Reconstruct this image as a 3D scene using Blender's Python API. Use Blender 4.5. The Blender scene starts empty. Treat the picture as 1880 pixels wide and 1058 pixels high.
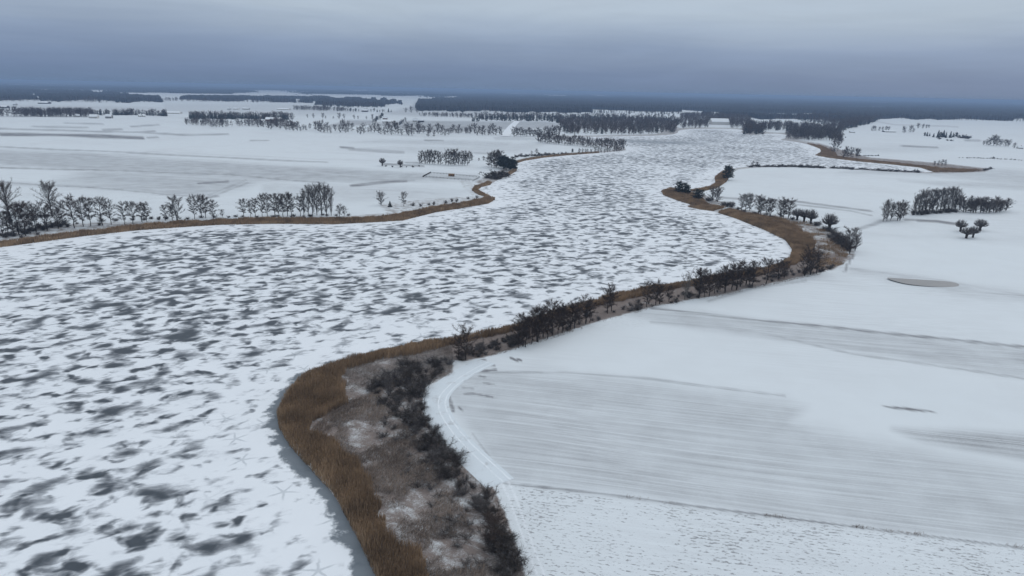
import bpy, math, random
import numpy as np
from mathutils import Vector, Matrix

# ------------------------------------------------------------------ camera, sky, sun, exposure
R = math.radians
S = bpy.context.scene
IW, IH, F = 1880.0, 1058.0, 1253.0            # photograph size and focal length in its pixels
CAMH, PITCH, ROLL = 90.0, R(16.18), R(1.17)
cam_d = bpy.data.cameras.new('camera'); cam = bpy.data.objects.new('camera', cam_d)
S.collection.objects.link(cam); S.camera = cam
cam_d.sensor_width = 36.0; cam_d.lens = 36.0 * F / IW; cam_d.clip_start = 0.5; cam_d.clip_end = 120000.0
FW = np.array([0, math.cos(PITCH), -math.sin(PITCH)])
R0 = np.array([1.0, 0, 0]); U0 = np.array([0, math.sin(PITCH), math.cos(PITCH)])
RT = math.cos(ROLL) * R0 + math.sin(ROLL) * U0
UP = -math.sin(ROLL) * R0 + math.cos(ROLL) * U0
CP = np.array([0, 0, CAMH])
cam.matrix_world = Matrix(((RT[0], UP[0], -FW[0], 0), (RT[1], UP[1], -FW[1], 0), (RT[2], UP[2], -FW[2], CAMH), (0, 0, 0, 1)))

SUN_EL, SUN_AZ = R(38), R(50)                  # behind thin cloud, ahead to the right
sun_d = bpy.data.lights.new('sun', 'SUN'); sun = bpy.data.objects.new('sun', sun_d)
S.collection.objects.link(sun)
sun_d.energy = 0.6; sun_d.angle = R(40); sun_d.color = (1.0, 0.97, 0.93)
sdir = Vector((math.sin(SUN_AZ) * math.cos(SUN_EL), math.cos(SUN_AZ) * math.cos(SUN_EL), math.sin(SUN_EL)))
sun.rotation_euler = sdir.to_track_quat('Z', 'Y').to_euler()

S.view_settings.view_transform = 'Standard'; S.view_settings.look = 'None'
S.view_settings.exposure = 0.0; S.view_settings.gamma = 1.0; S.view_settings.use_curve_mapping = False
S.render.engine = 'CYCLES'
S.cycles.max_bounces = 4; S.cycles.diffuse_bounces = 2; S.cycles.glossy_bounces = 1; S.cycles.transparent_max_bounces = 12
S.cycles.use_denoising = True; S.cycles.adaptive_threshold = 0.015
S.cycles.volume_bounces = 0


class NT:
    """small helper to write node graphs"""
    def __init__(s, tree): s.t = tree; s.n = tree.nodes; s.l = tree.links
    def put(s, inp, v):
        if v is None: return
        if hasattr(v, 'links'): s.l.new(v, inp)
        elif isinstance(v, (tuple, list)) and len(v) == 3 and inp.type == 'RGBA': inp.default_value = (*v, 1)
        else: inp.default_value = v
    def node(s, typ, ins=None, **kw):
        n = s.n.new(typ)
        for k, v in kw.items(): setattr(n, k, v)
        for k, v in (ins or {}).items(): s.put(n.inputs[k], v)
        return n
    def m(s, op, a, b=None, c=None, clamp=False):
        n = s.node('ShaderNodeMath', operation=op, use_clamp=clamp); s.put(n.inputs[0], a); s.put(n.inputs[1], b)
        if c is not None: s.put(n.inputs[2], c)
        return n.outputs[0]
    def step(s, v, a, b, lo=0.0, hi=1.0):
        n = s.node('ShaderNodeMapRange', interpolation_type='SMOOTHSTEP')
        for i, x in enumerate((v, a, b, lo, hi)): s.put(n.inputs[i], x)
        return n.outputs[0]
    def mix(s, f, a, b):
        n = s.node('ShaderNodeMix', data_type='RGBA'); s.put(n.inputs[0], f); s.put(n.inputs[6], a); s.put(n.inputs[7], b)
        return n.outputs[2]
    def noise(s, vec, scale, detail=3, rough=0.5, dist=0.0):
        return s.node('ShaderNodeTexNoise', {'Vector': vec, 'Scale': scale, 'Detail': detail, 'Roughness': rough, 'Distortion': dist}).outputs['Fac']
    def map(s, vec, rot=0.0, scale=(1, 1, 1), loc=(0, 0, 0)):
        # turn first, then stretch
        a = s.node('ShaderNodeMapping', {'Vector': vec, 'Rotation': (0, 0, rot), 'Location': loc})
        return s.node('ShaderNodeMapping', {'Vector': a.outputs[0], 'Scale': scale}).outputs[0]
    def attr(s, name): return s.node('ShaderNodeAttribute', attribute_name=name).outputs['Fac']
    def pos(s): return s.node('ShaderNodeNewGeometry').outputs['Position']


world = bpy.data.worlds.new('World'); S.world = world; world.use_nodes = True
w = NT(world.node_tree); w.n.clear()
sky = w.node('ShaderNodeTexSky', sky_type='NISHITA', sun_disc=False, sun_elevation=SUN_EL, sun_rotation=SUN_AZ, altitude=100.0)
sky_b = w.node('ShaderNodeBackground', {'Color': sky.outputs[0], 'Strength': 0.06})
tc = w.node('ShaderNodeTexCoord').outputs['Generated']
sep = w.node('ShaderNodeSeparateXYZ', {0: tc})
cl = w.noise(w.map(tc, 0, (1.3, 1.3, 16)), 2.2, 4, 0.55, 0.4)       # soft layered cloud
cl2 = w.noise(w.map(tc, 0, (0.8, 0.8, 5)), 1.2, 2, 0.5)
el = w.m('ADD', sep.outputs[2], w.m('MULTIPLY', w.m('SUBTRACT', cl2, 0.5), 0.05))
el = w.m('ADD', el, w.m('MULTIPLY', w.m('SUBTRACT', cl, 0.5), 0.034))
rmp = w.node('ShaderNodeValToRGB', {0: el})
cr = rmp.color_ramp
stops = [(0.0, (0.148, 0.222, 0.360)), (0.022, (0.172, 0.245, 0.395)), (0.06, (0.250, 0.328, 0.478)), (0.11, (0.445, 0.53, 0.635)),
         (0.20, (0.56, 0.63, 0.70)), (0.5, (0.74, 0.80, 0.86)), (1.0, (0.86, 0.91, 0.96))]
while len(cr.elements) < len(stops): cr.elements.new(0.5)
for e, (p, c) in zip(cr.elements, stops): e.position = p; e.color = (*c, 1)
cl3 = w.noise(w.map(tc, 0.4, (1.0, 1.0, 7)), 3.5, 4, 0.6, 0.6)
deck = w.node('ShaderNodeBackground', {'Color': rmp.outputs[0], 'Strength': w.step(cl3, 0.3, 0.7, 0.95, 1.05)})
mixb = w.node('ShaderNodeMixShader', {0: 0.93, 1: sky_b.outputs[0], 2: deck.outputs[0]})     # closed cloud deck, a little sky through it
w.l.new(mixb.outputs[0], w.node('ShaderNodeOutputWorld').inputs[0])

# ------------------------------------------------------------------ helpers
rng = np.random.default_rng(7); random.seed(7)
C = S.collection


def project(p):
    c = np.asarray(p, float) - CP
    d = c @ FW
    dd = np.where(np.abs(d) < 1e-6, 1e-6, d)
    return np.stack([IW / 2 + F * (c @ RT) / dd, IH / 2 - F * (c @ UP) / dd], -1), d


def P(px, py, z=0.5):
    """a spot of the photograph, as a point on level ground"""
    d = FW + RT * ((px - IW / 2) / F) - UP * ((py - IH / 2) / F)
    t = (CAMH - z) / -d[2]
    return np.array([d[0] * t, d[1] * t])


def inside(pts, poly):
    x, y = pts[:, 0], pts[:, 1]; r = np.zeros(len(pts), bool); n = len(poly)
    for i in range(n):
        x0, y0 = poly[i - 1]; x1, y1 = poly[i]
        if y0 == y1: continue
        c = ((y0 > y) != (y1 > y)) & (x < (x1 - x0) * (y - y0) / (y1 - y0) + x0)
        r ^= c
    return r


def segdist(pts, line, closed=False):
    x, y = pts[:, 0], pts[:, 1]; d = np.full(len(pts), 1e18)
    for i in range(0 if closed else 1, len(line)):
        ax, ay = line[i - 1]; bx, by = line[i]; vx, vy = bx - ax, by - ay
        L = vx * vx + vy * vy + 1e-12
        t = np.clip(((x - ax) * vx + (y - ay) * vy) / L, 0, 1)
        d = np.minimum(d, (x - ax - t * vx) ** 2 + (y - ay - t * vy) ** 2)
    return np.sqrt(d)


def sdist(pts, poly):
    d = segdist(pts, poly, True)
    return np.where(inside(pts, poly), d, -d)       # positive inside


def sstep(x, a, b):
    t = np.clip((x - a) / (np.asarray(b, float) - a), 0, 1); return t * t * (3 - 2 * t)


def smooth_line(pts, n=4, closed=True):
    """round the corners of a traced line"""
    p = np.array(pts, float)
    for _ in range(n):
        q = np.roll(p, -1, 0) if closed else p[1:]
        a = p if closed else p[:-1]
        o = np.empty((len(a) * 2, 2)); o[0::2] = a * .75 + q * .25; o[1::2] = a * .25 + q * .75
        if not closed: o = np.vstack([p[:1], o, p[-1:]])
        p = o
    return p


def vnoise(x, y, seed):
    x, y = .8 * x - .6 * y, .6 * x + .8 * y
    x, y = x + .35 * np.sin(1.7 * y + seed), y + .35 * np.sin(1.9 * x)
    r = np.random.default_rng(seed); tab = r.random((256, 256)); xi = np.floor(x).astype(int); yi = np.floor(y).astype(int); fx = x - xi; fy = y - yi
    fx = fx * fx * (3 - 2 * fx); fy = fy * fy * (3 - 2 * fy); g = lambda a, b_: tab[a % 256, b_ % 256]
    return (g(xi, yi) * (1 - fx) + g(xi + 1, yi) * fx) * (1 - fy) + (g(xi, yi + 1) * (1 - fx) + g(xi + 1, yi + 1) * fx) * fy


def mesh_np(name, verts, faces, mat=None, attrs=None, smooth=False):
    """verts (n,3), faces (m,k) arrays -> mesh"""
    me = bpy.data.meshes.new(name)
    verts = np.asarray(verts, np.float32); faces = np.asarray(faces, np.int32)
    k = faces.shape[1]
    me.vertices.add(len(verts)); me.vertices.foreach_set('co', verts.ravel())
    me.loops.add(faces.size); me.loops.foreach_set('vertex_index', faces.ravel())
    me.polygons.add(len(faces)); me.polygons.foreach_set('loop_start', np.arange(len(faces), dtype=np.int32) * k)
    try: me.polygons.foreach_set('loop_total', np.full(len(faces), k, np.int32))
    except Exception: pass
    me.polygons.foreach_set('use_smooth', np.full(len(faces), smooth))
    for an, av in (attrs or {}).items():
        a = me.attributes.new(an, 'FLOAT', 'POINT'); a.data.foreach_set('value', np.asarray(av, np.float32))
    me.update(calc_edges=True)
    if mat: me.materials.append(mat)
    return me


def link(name, data, parent=None, **props):
    o = bpy.data.objects.new(name, data); C.objects.link(o)
    if parent: o.parent = parent
    for k, v in props.items(): o[k] = v
    return o


def material(name, rough=0.9, spec=0.2):
    m = bpy.data.materials.new(name); m.use_nodes = True
    t = NT(m.node_tree); b = t.n['Principled BSDF']
    b.inputs['Roughness'].default_value = rough; b.inputs['Specular IOR Level'].default_value = spec
    return m, t, b


def plain(name, col, rough=0.85, var=0.25, scale=3.0):
    m, t, b = material(name, rough)
    f = t.noise(t.pos(), scale, 3)
    c2 = tuple(min(1, c * (1 + var)) for c in col); c1 = tuple(c * (1 - var) for c in col)
    t.put(b.inputs['Base Color'], t.mix(f, c1, c2))
    return m


# ------------------------------------------------------------------ lake outline (traced, then laid on the ground)
SHORE = [(900, 1500), (760, 1200), (690, 1058), (655, 985), (612, 905), (572, 862), (530, 815), (511, 782), (509, 757), (524, 728), (545, 700), (580, 682),
         (640, 662), (720, 643), (800, 628), (870, 615), (930, 603), (975, 590), (1050, 566), (1120, 545), (1200, 528), (1260, 520), (1320, 508),
         (1380, 500), (1425, 490), (1450, 475), (1455, 458), (1442, 440), (1405, 422), (1350, 400), (1310, 388), (1285, 384), (1275, 378),
         (1245, 368), (1218, 358), (1214, 351), (1232, 347), (1262, 351), (1300, 345), (1314, 337), (1312, 326), (1326, 315), (1346, 309),
         (1380, 306), (1450, 305.5), (1520, 308), (1600, 312), (1680, 317), (1716, 316), (1714, 313), (1690, 307.5), (1640, 302),
         (1580, 296.5), (1525, 290), (1497, 285), (1508, 279), (1505, 272), (1480, 264), (1450, 259), (1428, 257), (1444, 254), (1444, 246),
         (1402, 245), (1398, 248), (1366, 247), (1362, 243), (1366, 237.5), (1300, 236), (1246, 238), (1243, 247), (1200, 249.5),
         (1160, 250), (1100, 251), (1040, 252), (1035, 255), (1080, 262), (1120, 267), (1149, 272), (1149, 277), (1100, 280.5),
         (1040, 285), (1000, 289), (962, 295), (945, 301), (949, 313), (935, 322), (915, 330), (900, 339), (884, 343), (876, 349),
         (890, 357), (909, 366), (897, 373), (850, 381), (800, 389), (740, 404), (690, 407), (610, 411), (500, 410), (400, 412),
         (320, 417), (250, 422), (150, 433), (60, 445), (0, 453), (-100, 468), (-350, 510), (-800, 600), (-1400, 900), (-1200, 1500)]
LAKE = smooth_line([P(*p, z=0) for p in SHORE], 1)


def lake_sd(pts):                                # positive on land
    return -sdist(np.asarray(pts, float), LAKE)


def relief(x, y):
    r = np.hypot(x, y)
    a = 0.5 * np.sin(x / 61 + 1.3) * np.sin(y / 83 + .4) + 0.45 * np.sin(x / 31 - y / 47) + 0.25 * np.sin(x / 17 + y / 13 + 2)
    b = 2.5 * np.sin(x / 410 + .7) * np.sin(y / 530 + 1.1) * sstep(r, 500, 1500)
    return a + b


def ground_z(pts, sd=None, cell=3.0):
    pts = np.asarray(pts, float)
    if sd is None: sd = lake_sd(pts)
    wd = np.maximum(3.0, cell)
    shelf = np.clip(sd / wd, -1, 1) * 0.45
    return shelf + np.maximum(relief(pts[:, 0], pts[:, 1]) + 0.4, 0) * sstep(sd, 12, 70)


def gz(x, y): return float(ground_z(np.array([[x, y]]))[0])


# ------------------------------------------------------------------ ground and ice sheets: rings round the viewpoint, finer where they are near in the view
def rings(az, dep):
    r = CAMH / np.tan(np.radians(dep))
    A, Rr = np.meshgrid(np.radians(az), r)
    return np.stack([Rr * np.sin(A), Rr * np.cos(A)], -1), r


def grid_faces(nr, nc, wrap=False):
    i = np.arange(nr - 1)[:, None]; j = np.arange(nc if wrap else nc - 1)[None]
    a = i * nc + j; b = i * nc + (j + 1) % nc
    return np.stack([a, b, b + nc, a + nc], -1).reshape(-1, 4)


az = np.concatenate([np.arange(-180, -52, 4.0), np.arange(-52, 52, 0.16), np.arange(52, 180, 4.0)])
dep = np.concatenate([np.array([89.9, 84, 78, 70, 62, 55, 50]), np.arange(46, 12.0, -0.11), np.arange(12.0, 2.0, -0.065), np.arange(2.0, 0.12, -0.04)])
G, gr = rings(az, dep)
nr, nc = G.shape[:2]
gp = G.reshape(-1, 2)
cell = np.repeat(np.maximum(np.abs(np.gradient(gr)), gr * R(0.16)), nc)
gsd = lake_sd(gp)
gzv = ground_z(gp, gsd, cell)
gpx, gd = project(np.column_stack([gp, np.full(len(gp), 0.5)]))
gpx[gd < 5] = (-1e5, -1e5)


def paint(poly, soft=2.0, grow=0.0):
    """soft mask of a traced patch, read at every ground vertex"""
    poly = np.array(poly, float)
    lo, hi = poly.min(0) - soft - grow - 2, poly.max(0) + soft + grow + 2
    s = np.where(((gpx >= lo) & (gpx <= hi)).all(1))[0]
    o = np.zeros(len(gpx))
    if len(s): o[s] = sstep(sdist(gpx[s], poly) + grow, -soft, soft)
    return o


def stroke(line, wid, soft=None):
    wid = max(wid, 2.3 if line[0][1] > 400 else 1.5)
    line = np.array(line, float); soft = soft or wid
    lo, hi = line.min(0) - wid - soft, line.max(0) + wid + soft
    s = np.where(((gpx >= lo) & (gpx <= hi)).all(1))[0]
    o = np.zeros(len(gpx))
    if len(s): o[s] = 1 - sstep(segdist(gpx[s], line), wid * .4, wid * .4 + soft)
    return o


# thin-snow areas: soil and stubble greying the fields
bare = np.zeros(len(gp))
def add(mask, k):
    global bare
    bare = np.maximum(bare, mask * k)
for poly, soft, k in [
    ([(830, 683), (1000, 686), (1250, 712), (1440, 731), (1480, 748), (1455, 775), (1540, 805), (1700, 838), (1900, 870), (1900, 1008), (1400, 945), (925, 885), (868, 800), (822, 735)], 18, .31),
    ([(1640, 790), (1900, 800), (1900, 850), (1700, 815)], 14, .55),
    ([(1500, 790), (1900, 880), (1900, 960), (1400, 900)], 25, .30),
    ([(1130, 574), (1280, 572), (1560, 606), (1900, 647), (1900, 700), (1500, 634), (1230, 598)], 9, .34),
    ([(-10, 276), (120, 280), (300, 291), (520, 305), (760, 318), (875, 324), (880, 332), (700, 335), (480, 332), (200, 315), (-10, 302)], 6, .42),
    ([(-10, 334), (180, 340), (440, 334), (470, 338), (378, 361), (250, 356), (90, 343), (-10, 338)], 6, .36),
    ([(170, 312), (480, 330), (455, 342), (370, 358), (100, 335)], 14, .40),
    ([(480, 336), (740, 345), (860, 350), (830, 362), (640, 372), (480, 360)], 10, .2),
    ([(270, 279), (600, 293), (760, 300), (560, 292)], 2, .25),
    ([(700, 257), (830, 258), (940, 262), (930, 272), (800, 266), (640, 262)], 3, .25),
    ([(622, 275), (860, 268), (1020, 262), (960, 280), (800, 283)], 5, .20),
    ([(760, 222), (880, 223), (1000, 223), (1028, 228), (1028, 236), (935, 238), (840, 236), (700, 233), (690, 225)], 2, .55),
    ([(640, 222), (690, 222), (680, 230), (640, 232), (600, 236), (575, 238)], 2, .6),
    ([(690, 228), (800, 227), (930, 234), (900, 243), (760, 242)], 3, .62),
    ([(760, 196), (880, 197), (960, 202), (940, 214), (760, 214), (690, 210)], 4, .35),
    ([(905, 252), (950, 252), (1000, 254), (990, 258), (910, 257)], 2, .3),
    ([(0, 194), (60, 193), (220, 196), (320, 198), (300, 206), (90, 208), (0, 204)], 3, .25),
    ([(300, 192), (560, 192), (700, 200), (640, 212), (480, 214), (300, 208)], 5, .22),
    ([(1560, 270), (1680, 268), (1750, 272), (1700, 280), (1560, 279)], 6, .18),
    ([(1680, 302), (1880, 316), (1900, 345), (1700, 322), (1540, 318)], 6, .30),
    ([(1650, 332), (1900, 340), (1900, 352), (1740, 344)], 5, .3),
    ([(1500, 480), (1900, 545), (1900, 560), (1750, 545), (1560, 500)], 10, .25),
    ([(1618, 745), (1670, 748.8), (1728, 759), (1680, 755.5), (1640, 750.5)], 1.3, .85),
    ([(1580, 425), (1760, 433), (1880, 440), (1880, 450), (1580, 435)], 8, .12),
]: add(paint(poly, soft), k)
for line, wd, k in [
    ([(0, 247.5), (120, 249.5), (262, 254)], 3.0, .95), ([(0, 238), (110, 241), (240, 244), (350, 249), (420, 247)], 1.4, .55),
    ([(60, 234.5), (160, 236)], 1.0, .5), ([(190, 240), (225, 238.5)], 1.0, .6), ([(240, 234), (292, 231)], 1.0, .6), ([(240, 244), (285, 242)], 1.0, .6),
    ([(120, 228), (190, 230)], 1.0, .5), ([(270, 253), (292, 252.5)], 1.2, .7),
    ([(646, 341), (690, 337), (745, 333)], 3.2, .8), ([(365, 339), (420, 334)], 2.2, .85), ([(700, 332), (760, 332)], 2.5, .5),
    ([(625, 271), (650, 273)], 2.0, .8), ([(640, 275), (740, 280)], 3, .5), ([(460, 259), (492, 259)], 1.2, .6), ([(780, 258), (815, 259)], 1.4, .7),
    ([(870, 282), (900, 283)], 1.2, .5), ([(745, 300), (770, 300)], 1.5, .7), ([(700, 303), (778, 306)], 1.6, .8),
    ([(0, 270), (300, 284), (600, 299)], .7, .5), ([(0, 308), (120, 312), (350, 318), (600, 336)], .8, .6), ([(0, 334), (120, 343), (250, 354), (380, 362)], 1.0, .55),
    ([(400, 360), (380, 364), (455, 336)], 1.2, .6), ([(384, 358), (450, 332)], 1.2, .6),
    ([(1195, 566), (1340, 583), (1560, 604), (1890, 643)], 1.8, .72), ([(1195, 592), (1400, 612), (1560, 650), (1890, 700)], 1.4, .42),
    ([(1560, 494), (1700, 513), (1890, 550)], 2.2, .35), ([(1760, 535), (1890, 552)], 2, .35),
    ([(1300, 345), (1320, 362), (1420, 372), (1560, 387), (1600, 396)], .8, .5), ([(1325, 363), (1460, 371), (1600, 388)], .8, .7),
    ([(1655, 268), (1720, 271)], 1.3, .75), ([(1770, 258), (1800, 259)], 1, .6), ([(1560, 213), (1640, 230), (1760, 234)], 1.5, .3),
    ([(1480, 515), (1420, 524), (1380, 530), (1300, 553)], 2.4, .42), ([(1550, 500), (1556, 486), (1566, 470)], 1.3, .8),
    ([(1575, 421), (1595, 415), (1620, 406), (1650, 402)], 3.4, .5), ([(1683, 405), (1720, 407), (1758, 413)], 2.8, .95), ([(1660, 404), (1680, 404)], 2.2, .7),
    ([(1000, 583), (1060, 570), (1100, 562)], 3, .35), ([(830, 684), (1040, 687), (1200, 700), (1440, 727)], 1.1, .5),
    ([(868, 800), (905, 850), (925, 885)], 2, .4),
    ([(938, 658), (950, 664)], 2.0, .98), ([(951, 661), (957, 663)], 1.4, .95), ([(884, 683), (910, 680)], 2.2, .95), ([(874, 664), (890, 661)], 1.2, .9), ([(900, 671), (908, 672)], 1.2, .85),
    ([(880, 692), (890, 694)], 1.6, .8), ([(888, 705), (906, 708)], 1.4, .7), ([(852, 727), (868, 726), (905, 733)], 1.6, .85), ([(850, 714), (868, 716)], 1.6, .7),
    ([(922, 889), (1100, 910), (1250, 930), (1500, 961), (1890, 1012)], 2.2, .7),
    ([(825, 735), (832, 758)], 4, .75), ([(843, 752), (848, 758)], 2.4, .8), ([(786, 721), (806, 706)], 1.2, .8),
]: add(stroke(line, wd), k)
rut = np.zeros(len(gp))
for off in (0, 13):
    rut = np.maximum(rut, stroke([(903 + off, 868), (921 + off, 888), (934 + off, 915), (950 + off, 960), (972 + off, 1020), (1012 + off, 1120)], 2.2))
rut *= .8
stub = np.maximum(paint([(915, 889), (1250, 930), (1900, 1012), (1900, 1200), (1010, 1200), (950, 960)], 5),
                  0.45 * paint([(1190, 573), (1280, 571), (1560, 606), (1900, 647), (1900, 700), (1500, 632), (1200, 592)], 5))
stub = np.maximum(stub, .45 * paint([(-10, 345), (380, 365), (640, 372), (640, 400), (-10, 420)], 6))
stub = np.maximum(stub, .5 * paint([(1060, 590), (1150, 570), (1320, 585), (1250, 600), (1080, 606)], 8))
# marsh: dead grass and fallen reed with snow between
marsh = np.zeros(len(gp))
for poly, soft, k in [
    ([(505, 760), (545, 695), (640, 655), (830, 620), (905, 605), (890, 640), (832, 660), (832, 690), (780, 712), (778, 745), (795, 780), (850, 835), (905, 890), (945, 985), (985, 1120), (700, 1120), (600, 880)], 5, .72),
    ([(800, 628), (850, 616), (905, 605), (1050, 562), (1200, 525), (1420, 486), (1470, 460), (1560, 470), (1530, 495), (1330, 540), (1200, 563), (1100, 590), (1000, 622), (900, 654), (850, 664), (820, 660)], 3, .95),
    ([(1300, 384), (1350, 380), (1450, 400), (1500, 412), (1560, 440), (1572, 470), (1530, 497), (1440, 497), (1470, 455), (1400, 415)], 4, .6),
    ([(1214, 350), (1260, 345), (1330, 372), (1300, 388)], 2, .6),
    ([(-10, 425), (100, 412), (320, 404), (600, 398), (740, 388), (860, 366), (905, 360), (900, 375), (740, 405), (400, 413), (0, 455)], 3, .5),
    ([(690, 375), (800, 363), (905, 357), (905, 372), (720, 400)], 4, .45),
    ([(840, 330), (890, 335), (905, 360), (865, 360), (850, 345)], 4, .35),
    ([(1500, 262), (1545, 275), (1600, 290), (1730, 300), (1820, 312), (1810, 318), (1715, 318), (1600, 300), (1500, 288)], 2, .75),
    ([(1315, 318), (1345, 310), (1340, 325), (1320, 340), (1300, 346)], 2, .8),
    ([(870, 335), (940, 300), (948, 312), (900, 345)], 3, .6),
    ([(945, 296), (1040, 284), (1148, 276), (1148, 272), (1000, 284)], 2, .5),
]: marsh = np.maximum(marsh, paint(poly, soft) * k)
marsh = np.maximum(marsh, 0.6 * (1 - sstep(np.abs(gsd), np.maximum(2, cell * .7), np.maximum(6, cell * 1.8))) * (gr.repeat(nc) > 350))

snow_m, t, b = material('snowy_ground', 0.85, 0.25)
pos = t.pos()
A_bare, A_stub, A_marsh = t.attr('bare'), t.attr('stubble'), t.attr('marsh')
d0 = P(1000, 684); d1 = P(1515, 736); ang_r = math.atan2(*(d1 - d0)[::-1])
d0 = P(0, 308); d1 = P(600, 336); ang_l = math.atan2(*(d1 - d0)[::-1])
vr = t.map(pos, -ang_r, (0.006, 0.30, 1)); vl = t.map(pos, -ang_l, (0.004, 0.10, 1))
strR = t.noise(vr, 3.0, 5, 0.65); strL = t.noise(vl, 2.0, 5, 0.6)
side = t.step(t.node('ShaderNodeSeparateXYZ', {0: pos}).outputs[0], -40, 10)
stripes = t.m('ADD', t.m('MULTIPLY', strR, side), t.m('MULTIPLY', strL, t.m('SUBTRACT', 1.0, side)))
fine = t.noise(pos, 1.6, 3, 0.7); mid = t.noise(pos, 0.06, 3, 0.6); big = t.noise(pos, 0.009, 3, 0.5)
grit = t.noise(pos, 4.0, 2, 0.6)
# how much soil shows
k1 = t.step(stripes, 0.28, 0.72, 0.86, 1.14)
lines = t.noise(t.map(pos, -ang_r, (0.003, 1.5, 1)), 1.0, 3, 0.7)
k1 = t.m('MULTIPLY', k1, t.m('ADD', t.m('MULTIPLY', t.step(lines, 0.40, 0.54, 0.62, 1.12), side), t.m('SUBTRACT', 1.0, side)))
k2 = t.step(mid, 0.25, 0.75, 0.75, 1.25)
soil = t.m('MULTIPLY', t.m('MULTIPLY', A_bare, k1), k2)
soil = t.m('ADD', soil, t.m('MULTIPLY', t.m('SUBTRACT', fine, 0.5), t.m('MULTIPLY', A_bare, 0.75)))
soil = t.m('ADD', soil, t.m('MULTIPLY', t.m('MULTIPLY', t.step(big, 0.35, 0.75), t.step(stripes, 0.35, 0.70)), 0.24), clamp=True)
# stubble rows poking through
row = t.m('SINE', t.m('MULTIPLY', t.node('ShaderNodeSeparateXYZ', {0: t.map(pos, -ang_r, (1, 1, 1))}).outputs[1], 6.28318 / 1.1))
sp = t.m('ADD', t.m('MULTIPLY', t.noise(t.map(pos, -ang_r, (0.55, 1.3, 1)), 1.5, 3, 0.7), 1.0), t.m('MULTIPLY', row, 0.035))
sp = t.m('ADD', sp, t.m('MULTIPLY', t.m('SUBTRACT', mid, 0.5), 0.28))
spk = t.m('MULTIPLY', t.step(sp, 0.545, 0.67), A_stub)
soil = t.m('MAXIMUM', soil, t.m('MULTIPLY', spk, 0.8))
soilc = t.mix(grit, (0.145, 0.150, 0.165), (0.26, 0.265, 0.285))
snowc = t.mix(big, (0.645, 0.70, 0.740), (0.72, 0.762, 0.805))
snowc = t.mix(t.m('MULTIPLY', t.step(mid, 0.35, 0.7), 0.3), snowc, (0.615, 0.655, 0.69))
col = t.mix(soil, snowc, soilc)
col = t.mix(t.m('MULTIPLY', t.attr('rut'), t.step(fine, 0.3, 0.6)), col, (0.78, 0.82, 0.87))
mn = t.noise(t.map(pos, 0.5, (1, 1.6, 1)), 0.16, 6, 0.68, 0.5)
mf = t.noise(pos, 2.6, 4, 0.7)
mk = t.m('ADD', A_marsh, t.m('MULTIPLY', t.m('SUBTRACT', mn, 0.5), 1.5))
mk = t.m('ADD', mk, t.m('MULTIPLY', t.m('SUBTRACT', mf, 0.5), 0.7))
mk = t.m('MULTIPLY', t.m('MULTIPLY', t.step(mk, 0.22, 0.85), 0.93), t.step(A_marsh, 0.05, 0.3))
mcol = t.mix(t.noise(pos, 0.9, 4, 0.7), (0.070, 0.050, 0.042), (0.23, 0.175, 0.150))
col = t.mix(mk, col, mcol)
t.put(b.inputs['Base Color'], col)

ground_me = mesh_np('snowy_ground', np.column_stack([gp, gzv]), grid_faces(nr, nc, True)[:, ::-1], snow_m, {'bare': bare, 'stubble': stub, 'marsh': marsh, 'rut': rut}, True)
link('snowy_ground', ground_me, kind='structure')

# frozen lake
ice_m, t, b = material('lake_ice', 0.5, 0.22)
pos = t.pos()
sd_a, band_a, dark_a = t.attr('shore'), t.attr('band'), t.attr('melt')
vm = t.map(pos, -R(26), (0.80, 1.0, 1))
n1a = t.noise(vm, 0.118, 1.8, 0.45, 0.25); n1b = t.noise(t.map(pos, -R(18), (0.80, 1.0, 1), (31, 17, 0)), 0.205, 2.0, 0.48, 0.35)
n1 = t.m('SMOOTH_MAX', t.m('SUBTRACT', n1a, 0.045), t.m('SUBTRACT', n1b, 0.016), 0.06)
n2 = t.noise(t.map(pos, -R(24), (0.5, 1.0, 1)), 0.42, 6, 0.68, 0.8)
cov = t.noise(pos, 0.009, 3, 0.5); cov2 = t.noise(pos, 0.035, 2, 0.5)
shore_k = t.step(sd_a, 2, 40, -0.10, 0.0)
c = t.m('ADD', t.m('MULTIPLY', t.m('SUBTRACT', cov, 0.5), 0.22), t.m('MULTIPLY', t.m('SUBTRACT', cov2, 0.5), 0.14))
c = t.m('ADD', t.m('ADD', c, shore_k), 0.060)
v = t.m('ADD', n1, c)
v2 = t.m('ADD', v, t.m('MULTIPLY', t.m('SUBTRACT', n2, 0.5), 0.21))
dark = t.step(v2, 0.53, 0.72)
halo = t.step(t.m('ADD', v, t.m('MULTIPLY', t.m('SUBTRACT', n2, 0.5), 0.60)), 0.49, 0.68)
# star-shaped thaw cracks
vor = t.node('ShaderNodeTexVoronoi', {'Vector': pos, 'Scale': 0.085, 'Randomness': 1.0}, voronoi_dimensions='2D', feature='F1')
dv = t.node('ShaderNodeVectorMath', {0: pos, 1: vor.outputs['Position']}, operation='SUBTRACT')
dx = t.node('ShaderNodeSeparateXYZ', {0: dv.outputs[0]})
rr = t.m('SQRT', t.m('ADD', t.m('MULTIPLY', dx.outputs[0], dx.outputs[0]), t.m('MULTIPLY', dx.outputs[1], dx.outputs[1])))
rnd = t.node('ShaderNodeSeparateColor', {0: vor.outputs['Color']})
an = t.m('ADD', t.m('ARCTAN2', dx.outputs[1], dx.outputs[0]), t.m('MULTIPLY', rnd.outputs[0], 6.28))
an = t.m('ADD', an, t.m('MULTIPLY', t.m('SUBTRACT', n2, 0.5), 0.7))
arm = t.m('ABSOLUTE', t.m('SINE', t.m('MULTIPLY', an, 2.5)))
wid = t.m('MULTIPLY', t.m('MULTIPLY', arm, rr), 0.55)                # rough distance to an arm
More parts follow.
